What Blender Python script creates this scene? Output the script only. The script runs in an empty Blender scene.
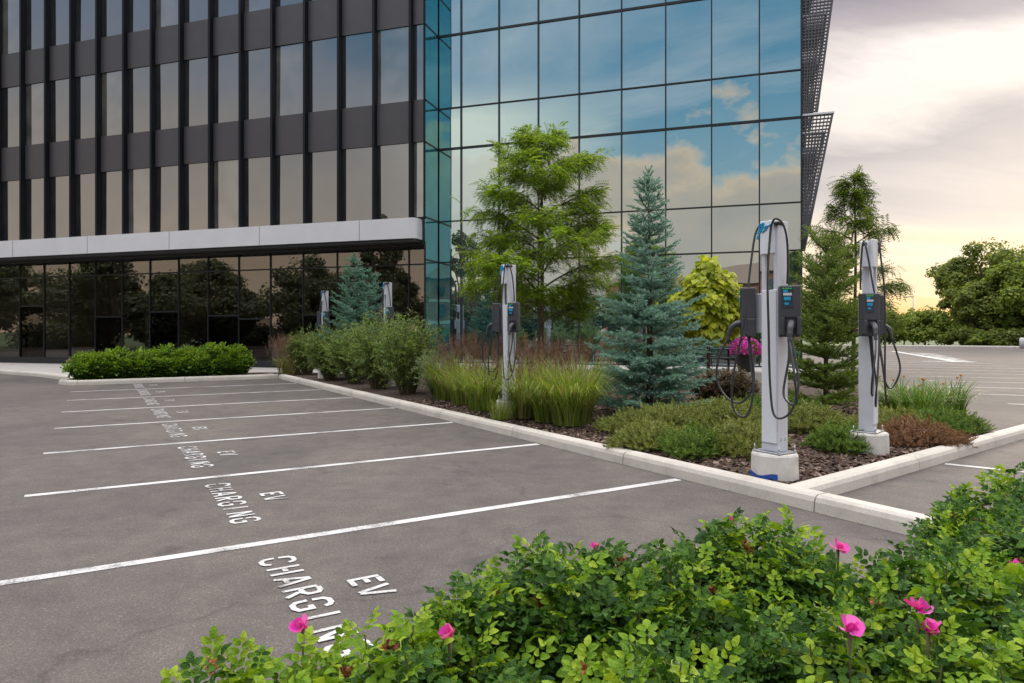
import bpy, bmesh, math, random
import numpy as np
from mathutils import Vector, Matrix, noise as mnoise
rng = np.random.default_rng(11)
random.seed(11)
SC = bpy.context.scene
COL = SC.collection
R = math.radians
F = 683.0; HY = 333.0; CH = 1.6

def gp(px, py, z=0.0):
    """ground survey: photo measurement -> plan position at height z"""
    Y = F * (CH - z) / (py - HY)
    return ((px - 512) / F * Y, Y)

# ------------------------------------------------------------------ materials
def nmat(name):
    m = bpy.data.materials.new(name); m.use_nodes = True
    nt = m.node_tree; nt.nodes.clear()
    out = nt.nodes.new('ShaderNodeOutputMaterial')
    return m, nt, out
def N(nt, t, **kw):
    n = nt.nodes.new(t)
    for k, v in kw.items():
        if k.startswith('i_'): n.inputs[k[2:].replace('_', ' ')].default_value = v
        else: setattr(n, k, v)
    return n
def L(nt, a, ao, b, bi): nt.links.new(a.outputs[ao], b.inputs[bi])
def c4(c): return (c[0], c[1], c[2], 1)
def ramp(nt, stops, interp='LINEAR'):
    r = nt.nodes.new('ShaderNodeValToRGB'); r.color_ramp.interpolation = interp
    e = r.color_ramp.elements
    while len(e) < len(stops): e.new(0.5)
    for k, (p, c) in enumerate(stops):
        e[k].position = p; e[k].color = c4(c) if not isinstance(c, float) else (c, c, c, 1)
    return r

def mat_plain(name, col, rough=0.6, metal=0.0, var=0.12, scale=12, bump=0.0, bscale=60, spec=0.5, coat=0):
    m, nt, out = nmat(name)
    b = N(nt, 'ShaderNodeBsdfPrincipled'); L(nt, b, 0, out, 0)
    b.inputs['Roughness'].default_value = rough; b.inputs['Metallic'].default_value = metal
    b.inputs['Specular IOR Level'].default_value = spec
    tc = N(nt, 'ShaderNodeTexCoord')
    no = N(nt, 'ShaderNodeTexNoise', i_Scale=scale, i_Detail=6.0, i_Roughness=0.6); L(nt, tc, 'Object', no, 'Vector')
    d = [max(0, c * (1 - var)) for c in col]; u = [min(1, c * (1 + var)) for c in col]
    r = ramp(nt, [(0.3, d), (0.7, u)]); L(nt, no, 'Fac', r, 'Fac'); L(nt, r, 'Color', b, 'Base Color')
    if bump:
        nb = N(nt, 'ShaderNodeTexNoise', i_Scale=bscale, i_Detail=5.0); L(nt, tc, 'Object', nb, 'Vector')
        bp = N(nt, 'ShaderNodeBump', i_Strength=bump, i_Distance=0.01); L(nt, nb, 'Fac', bp, 'Height'); L(nt, bp, 0, b, 'Normal')
    return m

def mat_leaf(name, c0, c1, c2=None, trans=0.3, rough=0.5, spec=0.35, crinkle=0.0):
    """leaf colours vary from leaf to leaf (each leaf is a mesh island)"""
    m, nt, out = nmat(name)
    g = N(nt, 'ShaderNodeNewGeometry')
    st = [(0.0, c0), (0.6, c1), (1.0, c2 or c1)]
    r = ramp(nt, st); L(nt, g, 'Random Per Island', r, 'Fac')
    b = N(nt, 'ShaderNodeBsdfPrincipled'); b.inputs['Roughness'].default_value = rough
    b.inputs['Specular IOR Level'].default_value = spec
    L(nt, r, 'Color', b, 'Base Color')
    if crinkle:
        tc = N(nt, 'ShaderNodeTexCoord'); vn = N(nt, 'ShaderNodeTexVoronoi', i_Scale=190.0); L(nt, tc, 'Object', vn, 'Vector')
        bp = N(nt, 'ShaderNodeBump', i_Strength=crinkle, i_Distance=0.004); L(nt, vn, 'Distance', bp, 'Height'); L(nt, bp, 0, b, 'Normal')
    t = N(nt, 'ShaderNodeBsdfTranslucent')
    mx = N(nt, 'ShaderNodeMix', data_type='RGBA', blend_type='MULTIPLY'); mx.inputs['Factor'].default_value = 1
    L(nt, r, 'Color', mx, 'A'); mx.inputs['B'].default_value = (1.5, 1.5, 0.7, 1); L(nt, mx, 'Result', t, 'Color')
    ms = N(nt, 'ShaderNodeMixShader'); ms.inputs[0].default_value = trans
    L(nt, b, 0, ms, 1); L(nt, t, 0, ms, 2); L(nt, ms, 0, out, 0)
    return m

def mat_glass(name, tint, body, fac, wav=0.4, rough=0.0):
    """coated facade glass: sky reflection over a dark tinted body"""
    m, nt, out = nmat(name)
    tc = N(nt, 'ShaderNodeTexCoord')
    no = N(nt, 'ShaderNodeTexNoise', i_Scale=0.55, i_Detail=1.0); L(nt, tc, 'Object', no, 'Vector')
    bp = N(nt, 'ShaderNodeBump', i_Strength=wav, i_Distance=0.012); L(nt, no, 'Fac', bp, 'Height')
    gl = N(nt, 'ShaderNodeBsdfGlossy', i_Roughness=rough); gl.inputs['Color'].default_value = c4(tint); L(nt, bp, 0, gl, 'Normal')
    df = N(nt, 'ShaderNodeBsdfDiffuse'); 
    n2 = N(nt, 'ShaderNodeTexNoise', i_Scale=1.2, i_Detail=3.0); L(nt, tc, 'Object', n2, 'Vector')
    r = ramp(nt, [(0.35, [c * 0.6 for c in body]), (0.7, [c * 1.3 for c in body])]); L(nt, n2, 'Fac', r, 'Fac'); L(nt, r, 'Color', df, 'Color')
    lw = N(nt, 'ShaderNodeLayerWeight', i_Blend=0.18)
    ma = N(nt, 'ShaderNodeMath', operation='MULTIPLY_ADD'); L(nt, lw, 'Fresnel', ma, 0); ma.inputs[1].default_value = 0.8; ma.inputs[2].default_value = fac; ma.use_clamp = True
    ms = N(nt, 'ShaderNodeMixShader'); L(nt, ma, 0, ms, 0); L(nt, df, 0, ms, 1); L(nt, gl, 0, ms, 2); L(nt, ms, 0, out, 0)
    return m

def mat_clear(name, tint, refl, trans):
    """see-through ground floor glazing with a mirror-like sky reflection"""
    m, nt, out = nmat(name)
    gl = N(nt, 'ShaderNodeBsdfGlossy', i_Roughness=0.0); gl.inputs['Color'].default_value = c4(tint)
    tr = N(nt, 'ShaderNodeBsdfTransparent'); tr.inputs['Color'].default_value = c4(trans)
    lw = N(nt, 'ShaderNodeLayerWeight', i_Blend=0.18)
    ma = N(nt, 'ShaderNodeMath', operation='MULTIPLY_ADD'); L(nt, lw, 'Fresnel', ma, 0); ma.inputs[1].default_value = 0.8; ma.inputs[2].default_value = refl; ma.use_clamp = True
    ms = N(nt, 'ShaderNodeMixShader'); L(nt, ma, 0, ms, 0); L(nt, tr, 0, ms, 1); L(nt, gl, 0, ms, 2); L(nt, ms, 0, out, 0)
    return m

def mat_asphalt():
    m, nt, out = nmat('asphalt')
    b = N(nt, 'ShaderNodeBsdfPrincipled', i_Roughness=0.85); L(nt, b, 0, out, 0); b.inputs['Specular IOR Level'].default_value = 0.3
    tc = N(nt, 'ShaderNodeTexCoord')
    fine = N(nt, 'ShaderNodeTexNoise', i_Scale=90.0, i_Detail=8.0, i_Roughness=0.75); L(nt, tc, 'Object', fine, 'Vector')
    mid = N(nt, 'ShaderNodeTexNoise', i_Scale=3.0, i_Detail=8.0, i_Roughness=0.65); L(nt, tc, 'Object', mid, 'Vector')
    big = N(nt, 'ShaderNodeTexNoise', i_Scale=0.23, i_Detail=5.0, i_Roughness=0.55, i_Distortion=0.6); L(nt, tc, 'Object', big, 'Vector')
    r1 = ramp(nt, [(0.30, (0.058, 0.051, 0.047)), (0.5, (0.098, 0.087, 0.081)), (0.70, (0.146, 0.130, 0.120))]); L(nt, fine, 'Fac', r1, 'Fac')
    r2 = ramp(nt, [(0.3, (0.78, 0.78, 0.79)), (0.7, (1.16, 1.14, 1.12))]); L(nt, mid, 'Fac', r2, 'Fac')
    r3 = ramp(nt, [(0.33, (0.82, 0.83, 0.85)), (0.62, (1.16, 1.13, 1.12))]); L(nt, big, 'Fac', r3, 'Fac')
    m1 = N(nt, 'ShaderNodeMix', data_type='RGBA', blend_type='MULTIPLY'); m1.inputs['Factor'].default_value = 1; L(nt, r1, 'Color', m1, 'A'); L(nt, r2, 'Color', m1, 'B')
    m2 = N(nt, 'ShaderNodeMix', data_type='RGBA', blend_type='MULTIPLY'); m2.inputs['Factor'].default_value = 1; L(nt, m1, 'Result', m2, 'A'); L(nt, r3, 'Color', m2, 'B')
    # oil drips and stains
    vo = N(nt, 'ShaderNodeTexNoise', i_Scale=1.7, i_Detail=3.0, i_Roughness=0.5); L(nt, tc, 'Object', vo, 'Vector')
    rs = ramp(nt, [(0.64, (1, 1, 1)), (0.74, (0.66, 0.66, 0.67))]); L(nt, vo, 'Fac', rs, 'Fac')
    m3 = N(nt, 'ShaderNodeMix', data_type='RGBA', blend_type='MULTIPLY'); m3.inputs['Factor'].default_value = 1; L(nt, m2, 'Result', m3, 'A'); L(nt, rs, 'Color', m3, 'B')
    # light aggregate stones
    vr = N(nt, 'ShaderNodeTexVoronoi', i_Scale=110.0); L(nt, tc, 'Object', vr, 'Vector')
    sx = N(nt, 'ShaderNodeSeparateColor'); L(nt, vr, 'Color', sx, 0)
    ra = ramp(nt, [(0.0, (0.78, 0.77, 0.76)), (0.5, (0.97, 0.97, 0.97)), (0.88, (1.03, 1.02, 1.01)), (0.95, (1.4, 1.37, 1.32))]); L(nt, sx, 'Red', ra, 'Fac')
    m4 = N(nt, 'ShaderNodeMix', data_type='RGBA', blend_type='MULTIPLY'); m4.inputs['Factor'].default_value = 1; L(nt, m3, 'Result', m4, 'A'); L(nt, ra, 'Color', m4, 'B')
    # paler wheel paths along the drive lane, and thin cracks
    mp = N(nt, 'ShaderNodeMapping'); mp.inputs['Rotation'].default_value = (0, 0, R(-31.3)); mp.inputs['Scale'].default_value = (0.55, 0.03, 1); L(nt, tc, 'Object', mp, 0)
    wn = N(nt, 'ShaderNodeTexNoise', i_Scale=1.0, i_Detail=4.0, i_Roughness=0.6); L(nt, mp, 0, wn, 'Vector')
    rw_ = ramp(nt, [(0.35, (0.88, 0.88, 0.89)), (0.65, (1.14, 1.12, 1.10))]); L(nt, wn, 'Fac', rw_, 'Fac')
    m5 = N(nt, 'ShaderNodeMix', data_type='RGBA', blend_type='MULTIPLY'); m5.inputs['Factor'].default_value = 1; L(nt, m4, 'Result', m5, 'A'); L(nt, rw_, 'Color', m5, 'B')
    wp = N(nt, 'ShaderNodeTexNoise', i_Scale=0.7, i_Detail=4.0); L(nt, tc, 'Object', wp, 'Vector')
    wm = N(nt, 'ShaderNodeMix', data_type='RGBA', blend_type='LINEAR_LIGHT'); wm.inputs['Factor'].default_value = 0.9; L(nt, tc, 'Object', wm, 'A'); L(nt, wp, 'Color', wm, 'B')
    vc = N(nt, 'ShaderNodeTexVoronoi', i_Scale=0.13, feature='DISTANCE_TO_EDGE'); L(nt, wm, 'Result', vc, 'Vector')
    rc = ramp(nt, [(0.0, (0.45, 0.45, 0.45)), (0.0016, (0.6, 0.6, 0.6)), (0.0028, (1, 1, 1))]); L(nt, vc, 'Distance', rc, 'Fac')
    m6 = N(nt, 'ShaderNodeMix', data_type='RGBA', blend_type='MULTIPLY'); m6.inputs['Factor'].default_value = 0.4; L(nt, m5, 'Result', m6, 'A'); L(nt, rc, 'Color', m6, 'B')
    m3 = m6
    L(nt, m3, 'Result', b, 'Base Color')
    bp = N(nt, 'ShaderNodeBump', i_Strength=0.35, i_Distance=0.006); L(nt, fine, 'Fac', bp, 'Height'); L(nt, bp, 0, b, 'Normal')
    return m

def mat_paint():
    m, nt, out = nmat('road_paint')
    tc = N(nt, 'ShaderNodeTexCoord')
    n1 = N(nt, 'ShaderNodeTexNoise', i_Scale=70.0, i_Detail=6.0, i_Roughness=0.7); L(nt, tc, 'Object', n1, 'Vector')
    n2 = N(nt, 'ShaderNodeTexNoise', i_Scale=2.2, i_Detail=4.0); L(nt, tc, 'Object', n2, 'Vector')
    ad = N(nt, 'ShaderNodeMath', operation='ADD'); L(nt, n1, 'Fac', ad, 0); L(nt, n2, 'Fac', ad, 1)
    r = ramp(nt, [(0.40, (0.13, 0.12, 0.118)), (0.475, (0.44, 0.43, 0.42)), (0.65, (0.56, 0.55, 0.54))])
    hf = N(nt, 'ShaderNodeMath', operation='MULTIPLY'); L(nt, ad, 0, hf, 0); hf.inputs[1].default_value = 0.5
    L(nt, hf, 0, r, 'Fac')
    b = N(nt, 'ShaderNodeBsdfPrincipled', i_Roughness=0.8); L(nt, r, 'Color', b, 'Base Color'); L(nt, b, 0, out, 0)
    return m

def mat_concrete(name, col, dirt=0.75, scale=2.0):
    m, nt, out = nmat(name)
    tc = N(nt, 'ShaderNodeTexCoord')
    n1 = N(nt, 'ShaderNodeTexNoise', i_Scale=scale, i_Detail=9.0, i_Roughness=0.7); L(nt, tc, 'Object', n1, 'Vector')
    n2 = N(nt, 'ShaderNodeTexNoise', i_Scale=scale * 40, i_Detail=4.0, i_Roughness=0.7); L(nt, tc, 'Object', n2, 'Vector')
    r1 = ramp(nt, [(0.28, [c * dirt for c in col]), (0.5, col), (0.8, [min(1, c * 1.1) for c in col])]); L(nt, n1, 'Fac', r1, 'Fac')
    r2 = ramp(nt, [(0.25, (0.75, 0.74, 0.72)), (0.55, (1.03, 1.03, 1.03))]); L(nt, n2, 'Fac', r2, 'Fac')
    m1 = N(nt, 'ShaderNodeMix', data_type='RGBA', blend_type='MULTIPLY'); m1.inputs['Factor'].default_value = 1; L(nt, r1, 'Color', m1, 'A'); L(nt, r2, 'Color', m1, 'B')
    b = N(nt, 'ShaderNodeBsdfPrincipled', i_Roughness=0.85); L(nt, m1, 'Result', b, 'Base Color'); L(nt, b, 0, out, 0)
    b.inputs['Specular IOR Level'].default_value = 0.3
    bp = N(nt, 'ShaderNodeBump', i_Strength=0.25, i_Distance=0.006); L(nt, n2, 'Fac', bp, 'Height'); L(nt, bp, 0, b, 'Normal')
    return m

def mat_mulch():
    m, nt, out = nmat('mulch_soil')
    tc = N(nt, 'ShaderNodeTexCoord')
    v = N(nt, 'ShaderNodeTexVoronoi', i_Scale=32.0); L(nt, tc, 'Object', v, 'Vector')
    r = ramp(nt, [(0.0, (0.018, 0.011, 0.008)), (0.5, (0.06, 0.034, 0.024)), (1.0, (0.13, 0.085, 0.06))]); L(nt, v, 'Color', r, 'Fac')
    b = N(nt, 'ShaderNodeBsdfPrincipled', i_Roughness=0.95); L(nt, r, 'Color', b, 'Base Color'); L(nt, b, 0, out, 0)
    bp = N(nt, 'ShaderNodeBump', i_Strength=0.9, i_Distance=0.03); L(nt, v, 'Distance', bp, 'Height'); L(nt, bp, 0, b, 'Normal')
    return m

def mat_brick():
    m, nt, out = nmat('brick_facing')
    tc = N(nt, 'ShaderNodeTexCoord')
    n1 = N(nt, 'ShaderNodeTexNoise', i_Scale=3.0, i_Detail=5.0); L(nt, tc, 'Object', n1, 'Vector')
    r = ramp(nt, [(0.3, (0.22, 0.09, 0.06)), (0.7, (0.36, 0.16, 0.11))]); L(nt, n1, 'Fac', r, 'Fac')
    b = N(nt, 'ShaderNodeBsdfPrincipled', i_Roughness=0.9); L(nt, r, 'Color', b, 'Base Color'); L(nt, b, 0, out, 0)
    return m

def mat_emit(name, col, s):
    m, nt, out = nmat(name); e = N(nt, 'ShaderNodeEmission', i_Strength=s); e.inputs['Color'].default_value = c4(col); L(nt, e, 0, out, 0); return m

M = {}
M['asphalt'] = mat_asphalt(); M['paint'] = mat_paint()
M['kerb'] = mat_concrete('kerb_concrete', (0.47, 0.43, 0.385), 0.76)
M['walk'] = mat_concrete('paving_concrete', (0.40, 0.37, 0.345), 0.8, 0.8)
M['footing'] = mat_concrete('footing_concrete', (0.52, 0.49, 0.46), 0.66, 5.0)
M['mulch'] = mat_mulch()
M['chip'] = mat_leaf('bark_chips', (0.03, 0.016, 0.011), (0.085, 0.05, 0.035), (0.24, 0.18, 0.14), 0.0, 0.9, 0.2)
M['field'] = mat_plain('field_grass', (0.06, 0.09, 0.03), 0.95, var=0.3, scale=0.2)
M['glass_blue'] = mat_glass('block_glass', (0.80, 0.93, 0.97), (0.012, 0.05, 0.06), 0.72)
M['glass_blind'] = mat_glass('wing_glass_blind', (0.60, 0.60, 0.62), (0.16, 0.155, 0.145), 0.52)
M['glass_teal'] = mat_glass('return_glass', (0.35, 0.75, 0.80), (0.03, 0.16, 0.18), 0.5)
M['glass_grey'] = mat_glass('wing_glass', (0.60, 0.60, 0.62), (0.035, 0.035, 0.037), 0.56)
M['spandrel'] = mat_plain('spandrel_metal', (0.066, 0.061, 0.068), 0.4, 0.2, 0.06, 2)
M['fin'] = mat_plain('fin_metal', (0.006, 0.007, 0.010), 0.5, 0.0, 0.2, 3, spec=0.2)
M['mull'] = mat_plain('mullion_metal', (0.016, 0.019, 0.023), 0.35, 0.2, 0.1, 3)
M['fascia'] = mat_plain('fascia_panel', (0.62, 0.62, 0.66), 0.35, 0.2, 0.04, 1.2)
M['dark'] = mat_plain('dark_soffit', (0.015, 0.014, 0.014), 0.7)
M['clear'] = mat_clear('ground_glass', (0.56, 0.545, 0.53), 0.25, (0.68, 0.66, 0.63))
M['clear2'] = mat_clear('door_glass', (0.5, 0.48, 0.46), 0.10, (0.35, 0.33, 0.31))
M['room'] = mat_plain('interior_plaster', (0.42, 0.385, 0.35), 0.8, scale=1)
M['roomfloor'] = mat_plain('interior_floor', (0.10, 0.085, 0.075), 0.5, scale=2)
M['wood'] = mat_plain('table_wood', (0.22, 0.16, 0.11), 0.5)
M['shade'] = mat_plain('sunshade_metal', (0.075, 0.075, 0.085), 0.5, 0.2)
M['post'] = mat_plain('post_aluminium', (0.55, 0.56, 0.62), 0.38, 0.25, 0.05, 6)
M['post2'] = mat_plain('post_cover', (0.64, 0.65, 0.70), 0.4, 0.1, 0.05, 6)
M['steel'] = mat_plain('galvanised_steel', (0.35, 0.36, 0.38), 0.4, 0.8)
M['unit'] = mat_plain('unit_plastic', (0.042, 0.042, 0.05), 0.45, 0.0, 0.12, 8)
M['black'] = mat_plain('black_rubber', (0.022, 0.022, 0.025), 0.5)
M['cable'] = mat_plain('cable_rubber', (0.03, 0.03, 0.034), 0.45)
M['screen'] = mat_plain('screen_glass', (0.02, 0.035, 0.05), 0.12)
M['white'] = mat_plain('white_sticker', (0.45, 0.46, 0.48), 0.5)
M['cyan'] = mat_plain('cyan_print', (0.0, 0.26, 0.50), 0.45)
M['led'] = mat_emit('green_led', (0.1, 0.9, 0.15), 0.45)
M['bluepaint'] = mat_plain('blue_spray_paint', (0.012, 0.06, 0.30), 0.7, var=0.5, scale=20)
M['bark'] = mat_plain('tree_bark', (0.09, 0.068, 0.055), 0.9, var=0.4, scale=9, bump=0.6, bscale=30)
M['twig'] = mat_plain('green_stem', (0.10, 0.085, 0.04), 0.8, var=0.3)
M['rose'] = mat_leaf('rose_leaf', (0.016, 0.046, 0.007), (0.04, 0.10, 0.012), (0.08, 0.16, 0.018), 0.22, 0.6, 0.18, 0.7)
M['roseyoung'] = mat_leaf('rose_young_leaf', (0.085, 0.17, 0.010), (0.155, 0.26, 0.015), (0.27, 0.36, 0.03), 0.3, 0.6, 0.18, 0.6)
M['petal'] = mat_leaf('rose_petal', (0.56, 0.03, 0.36), (0.68, 0.06, 0.47), (0.76, 0.18, 0.58), 0.3, 0.6)
M['pollen'] = mat_plain('rose_stamen', (0.75, 0.5, 0.08), 0.8)
M['hip'] = mat_leaf('withered_bloom', (0.12, 0.045, 0.02), (0.27, 0.09, 0.035), (0.42, 0.14, 0.06), 0.1, 0.7)
M['bud'] = mat_leaf('rose_bud', (0.25, 0.2, 0.06), (0.38, 0.12, 0.07), (0.5, 0.1, 0.1), 0.1, 0.7)
M['spruce'] = mat_leaf('blue_needles', (0.10, 0.19, 0.17), (0.22, 0.37, 0.325), (0.37, 0.53, 0.47), 0.18, 0.6)
M['spruce2'] = mat_leaf('teal_needles', (0.09, 0.19, 0.15), (0.17, 0.32, 0.25), (0.26, 0.43, 0.34), 0.12, 0.6)
M['hemlock'] = mat_leaf('green_needles', (0.06, 0.105, 0.016), (0.125, 0.185, 0.028), (0.21, 0.265, 0.045), 0.3, 0.6)
M['locust'] = mat_leaf('locust_leaf', (0.075, 0.135, 0.016), (0.18, 0.27, 0.032), (0.31, 0.40, 0.06), 0.45, 0.55)
M['golden'] = mat_leaf('golden_leaf', (0.20, 0.25, 0.015), (0.36, 0.40, 0.02), (0.52, 0.52, 0.04), 0.35, 0.5)
M['willow'] = mat_leaf('willow_leaf', (0.08, 0.125, 0.035), (0.16, 0.225, 0.068), (0.28, 0.35, 0.13), 0.35, 0.55)
M['hedge'] = mat_leaf('hedge_leaf', (0.035, 0.085, 0.012), (0.085, 0.165, 0.018), (0.15, 0.25, 0.03), 0.28, 0.6, 0.2)
M['silver'] = mat_leaf('silver_leaf', (0.13, 0.18, 0.09), (0.22, 0.28, 0.16), (0.33, 0.38, 0.25), 0.3, 0.6)
M['grass'] = mat_leaf('grass_blade', (0.08, 0.14, 0.018), (0.17, 0.25, 0.03), (0.30, 0.37, 0.06), 0.4, 0.5)
M['straw'] = mat_leaf('dry_grass_blade', (0.22, 0.16, 0.08), (0.30, 0.23, 0.11), (0.40, 0.30, 0.17), 0.3, 0.7)
M['plume'] = mat_leaf('red_plume', (0.11, 0.055, 0.04), (0.19, 0.105, 0.075), (0.28, 0.18, 0.13), 0.3, 0.8)
M['juniper'] = mat_leaf('juniper_spray', (0.10, 0.135, 0.026), (0.21, 0.235, 0.055), (0.34, 0.34, 0.11), 0.2, 0.65)
M['juniper2'] = mat_leaf('dwarf_pine_spray', (0.065, 0.12, 0.02), (0.13, 0.21, 0.032), (0.20, 0.29, 0.05), 0.2, 0.65)
M['russet'] = mat_leaf('russet_spray', (0.13, 0.06, 0.035), (0.24, 0.125, 0.07), (0.33, 0.20, 0.12), 0.15, 0.75)
M['burgundy'] = mat_leaf('burgundy_leaf', (0.04, 0.055, 0.02), (0.085, 0.06, 0.035), (0.20, 0.09, 0.06), 0.2, 0.6)
M['lily'] = mat_leaf('lily_blade', (0.05, 0.11, 0.018), (0.10, 0.18, 0.025), (0.17, 0.25, 0.04), 0.35, 0.45)
M['orange'] = mat_leaf('lily_petal', (0.55, 0.26, 0.10), (0.62, 0.36, 0.17), (0.66, 0.45, 0.26), 0.3, 0.6)
M['magenta'] = mat_leaf('petunia_petal', (0.36, 0.01, 0.20), (0.50, 0.02, 0.31), (0.62, 0.05, 0.42), 0.25, 0.6)
M['far'] = mat_leaf('far_leaf', (0.065, 0.095, 0.018), (0.145, 0.18, 0.034), (0.25, 0.27, 0.06), 0.5, 0.7)
M['far2'] = mat_leaf('far_leaf_light', (0.08, 0.13, 0.02), (0.17, 0.23, 0.03), (0.27, 0.31, 0.05), 0.45, 0.7)
M['fardark'] = mat_leaf('dark_far_leaf', (0.05, 0.066, 0.034), (0.085, 0.105, 0.055), (0.13, 0.15, 0.08), 0.3, 0.7)
M['pot'] = mat_plain('planter_resin', (0.025, 0.02, 0.02), 0.5)
M['blacksteel'] = mat_plain('black_powdercoat', (0.02, 0.022, 0.028), 0.4)
M['brick'] = mat_brick()
M['cream'] = mat_plain('cream_render', (0.45, 0.38, 0.30), 0.9)
M['roofbrown'] = mat_plain('brown_shingle', (0.14, 0.09, 0.065), 0.9)
M['winDark'] = mat_plain('dark_window', (0.05, 0.06, 0.07), 0.15)
M['red'] = mat_plain('red_fascia', (0.55, 0.03, 0.03), 0.5)

# ------------------------------------------------------------------ object helpers
def tag(o, label=None, cat=None, group=None, kind=None):
    if label: o['label'] = label
    if cat: o['category'] = cat
    if group: o['group'] = group
    if kind: o['kind'] = kind
    return o
def empty(name, loc=(0, 0, 0), rz=0.0, label=None, cat=None, group=None):
    o = bpy.data.objects.new(name, None); COL.objects.link(o)
    o.location = loc; o.rotation_euler = (0, 0, rz); o.empty_display_size = 0.2
    return tag(o, label, cat, group)
def copy_tree(o, parent=None):
    c = o.copy(); COL.objects.link(c)
    if parent: c.parent = parent
    for ch in list(o.children): copy_tree(ch, c)
    return c

class MB:
    def __init__(s): s.v = []; s.f = []; s.m = []; s.sm = []
    def add(s, vs, fs, mi=0, smooth=False):
        b = len(s.v); s.v += [tuple(p) for p in vs]
        for f in fs: s.f.append(tuple(i + b for i in f)); s.m.append(mi); s.sm.append(smooth)
        return s
    def box(s, x0, x1, y0, y1, z0, z1, mi=0, xf=None):
        vs = [(x, y, z) for x in (x0, x1) for y in (y0, y1) for z in (z0, z1)]
        if xf: vs = [xf(p) for p in vs]
        return s.add(vs, [(0, 1, 3, 2), (4, 6, 7, 5), (0, 4, 5, 1), (2, 3, 7, 6), (0, 2, 6, 4), (1, 5, 7, 3)], mi)
    def rbox(s, x0, x1, y0, y1, z0, z1, r=0.01, seg=2, mi=0, xf=None):
        bm = bmesh.new(); bmesh.ops.create_cube(bm, size=1)
        for v in bm.verts:
            v.co = Vector(((x0 + x1) / 2 + v.co.x * (x1 - x0), (y0 + y1) / 2 + v.co.y * (y1 - y0), (z0 + z1) / 2 + v.co.z * (z1 - z0)))
        bmesh.ops.bevel(bm, geom=bm.edges[:], offset=r, segments=seg, profile=0.5, affect='EDGES')
        bm.verts.index_update()
        vs = [tuple(v.co) for v in bm.verts]
        if xf: vs = [xf(p) for p in vs]
        s.add(vs, [tuple(v.index for v in f.verts) for f in bm.faces], mi, False); bm.free(); return s
    def prism(s, poly, z0, z1, mi=0, cap_bottom=True):
        n = len(poly)
        vs = [(p[0], p[1], z0) for p in poly] + [(p[0], p[1], z1) for p in poly]
        fs = [(i, (i + 1) % n, n + (i + 1) % n, n + i) for i in range(n)] + [tuple(range(n, 2 * n))]
        if cap_bottom: fs.append(tuple(range(n - 1, -1, -1)))
        return s.add(vs, fs, mi)
    def tube(s, pts, r, seg=8, mi=0, cap=True):
        pts = [Vector(p) for p in pts]; n = len(pts)
        rs = r if hasattr(r, '__len__') else [r] * n
        vs = []; up = None
        for i, p in enumerate(pts):
            t = (pts[min(i + 1, n - 1)] - pts[max(i - 1, 0)])
            if t.length < 1e-9: t = Vector((0, 0, 1))
            t.normalize()
            if up is None:
                up = Vector((1, 0, 0)) if abs(t.x) < 0.8 else Vector((0, 1, 0))
            up = (up - t * up.dot(t)); 
            if up.length < 1e-6: up = t.orthogonal()
            up.normalize(); b = t.cross(up)
            for k in range(seg):
                a = 2 * math.pi * k / seg
                vs.append(p + (up * math.cos(a) + b * math.sin(a)) * rs[i])
        fs = [(i * seg + k, i * seg + (k + 1) % seg, (i + 1) * seg + (k + 1) % seg, (i + 1) * seg + k) for i in range(n - 1) for k in range(seg)]
        if cap: fs += [tuple(range(seg - 1, -1, -1)), tuple((n - 1) * seg + k for k in range(seg))]
        return s.add(vs, fs, mi, True)
    def build(s, name, mats, parent=None, **kw):
        me = bpy.data.meshes.new(name)
        me.from_pydata(s.v, [], s.f)
        for m in (mats if isinstance(mats, (list, tuple)) else [mats]): me.materials.append(m)
        if s.f:
            me.polygons.foreach_set('material_index', s.m); me.polygons.foreach_set('use_smooth', s.sm)
        me.update()
        o = bpy.data.objects.new(name, me); COL.objects.link(o)
        if parent: o.parent = parent
        return tag(o, **kw)

def catmull(P, n=8):
    P = [Vector(p) for p in P]; out = []
    Q = [P[0] * 2 - P[1]] + P + [P[-1] * 2 - P[-2]]
    for i in range(1, len(Q) - 2):
        a, b, c, d = Q[i - 1], Q[i], Q[i + 1], Q[i + 2]
        for k in range(n):
            t = k / n
            out.append(0.5 * ((2 * b) + (c - a) * t + (2 * a - 5 * b + 4 * c - d) * t * t + (3 * b - a - 3 * c + d) * t ** 3))
    out.append(P[-1]); return out

def scatter(name, tv, tf, Rm, T, mats, parent=None, inst_mat=None, smooth=False, origin=None, **kw):
    """one mesh from many placed copies of a small template (leaf, twig, chip); tf uses equal-length faces"""
    tv = np.asarray(tv, float); tf = np.asarray(tf, int); n = len(T)
    V = np.einsum('nij,vj->nvi', Rm, tv) + T[:, None, :]
    if origin is not None: V = V - np.asarray(origin)
    nv = len(tv); nf, k = tf.shape
    Fc = (tf[None] + (np.arange(n) * nv)[:, None, None]).reshape(-1)
    me = bpy.data.meshes.new(name)
    me.vertices.add(n * nv); me.vertices.foreach_set('co', V.reshape(-1))
    me.loops.add(n * nf * k); me.loops.foreach_set('vertex_index', Fc)
    me.polygons.add(n * nf); me.polygons.foreach_set('loop_start', np.arange(n * nf) * k); me.polygons.foreach_set('loop_total', np.full(n * nf, k))
    for m in (mats if isinstance(mats, (list, tuple)) else [mats]): me.materials.append(m)
    if inst_mat is not None: me.polygons.foreach_set('material_index', np.repeat(inst_mat, nf).astype(int))
    if smooth: me.polygons.foreach_set('use_smooth', np.ones(n * nf, bool))
    me.update(calc_edges=True); me.validate()
    o = bpy.data.objects.new(name, me); COL.objects.link(o)
    if parent: o.parent = parent
    return tag(o, **kw)

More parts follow.
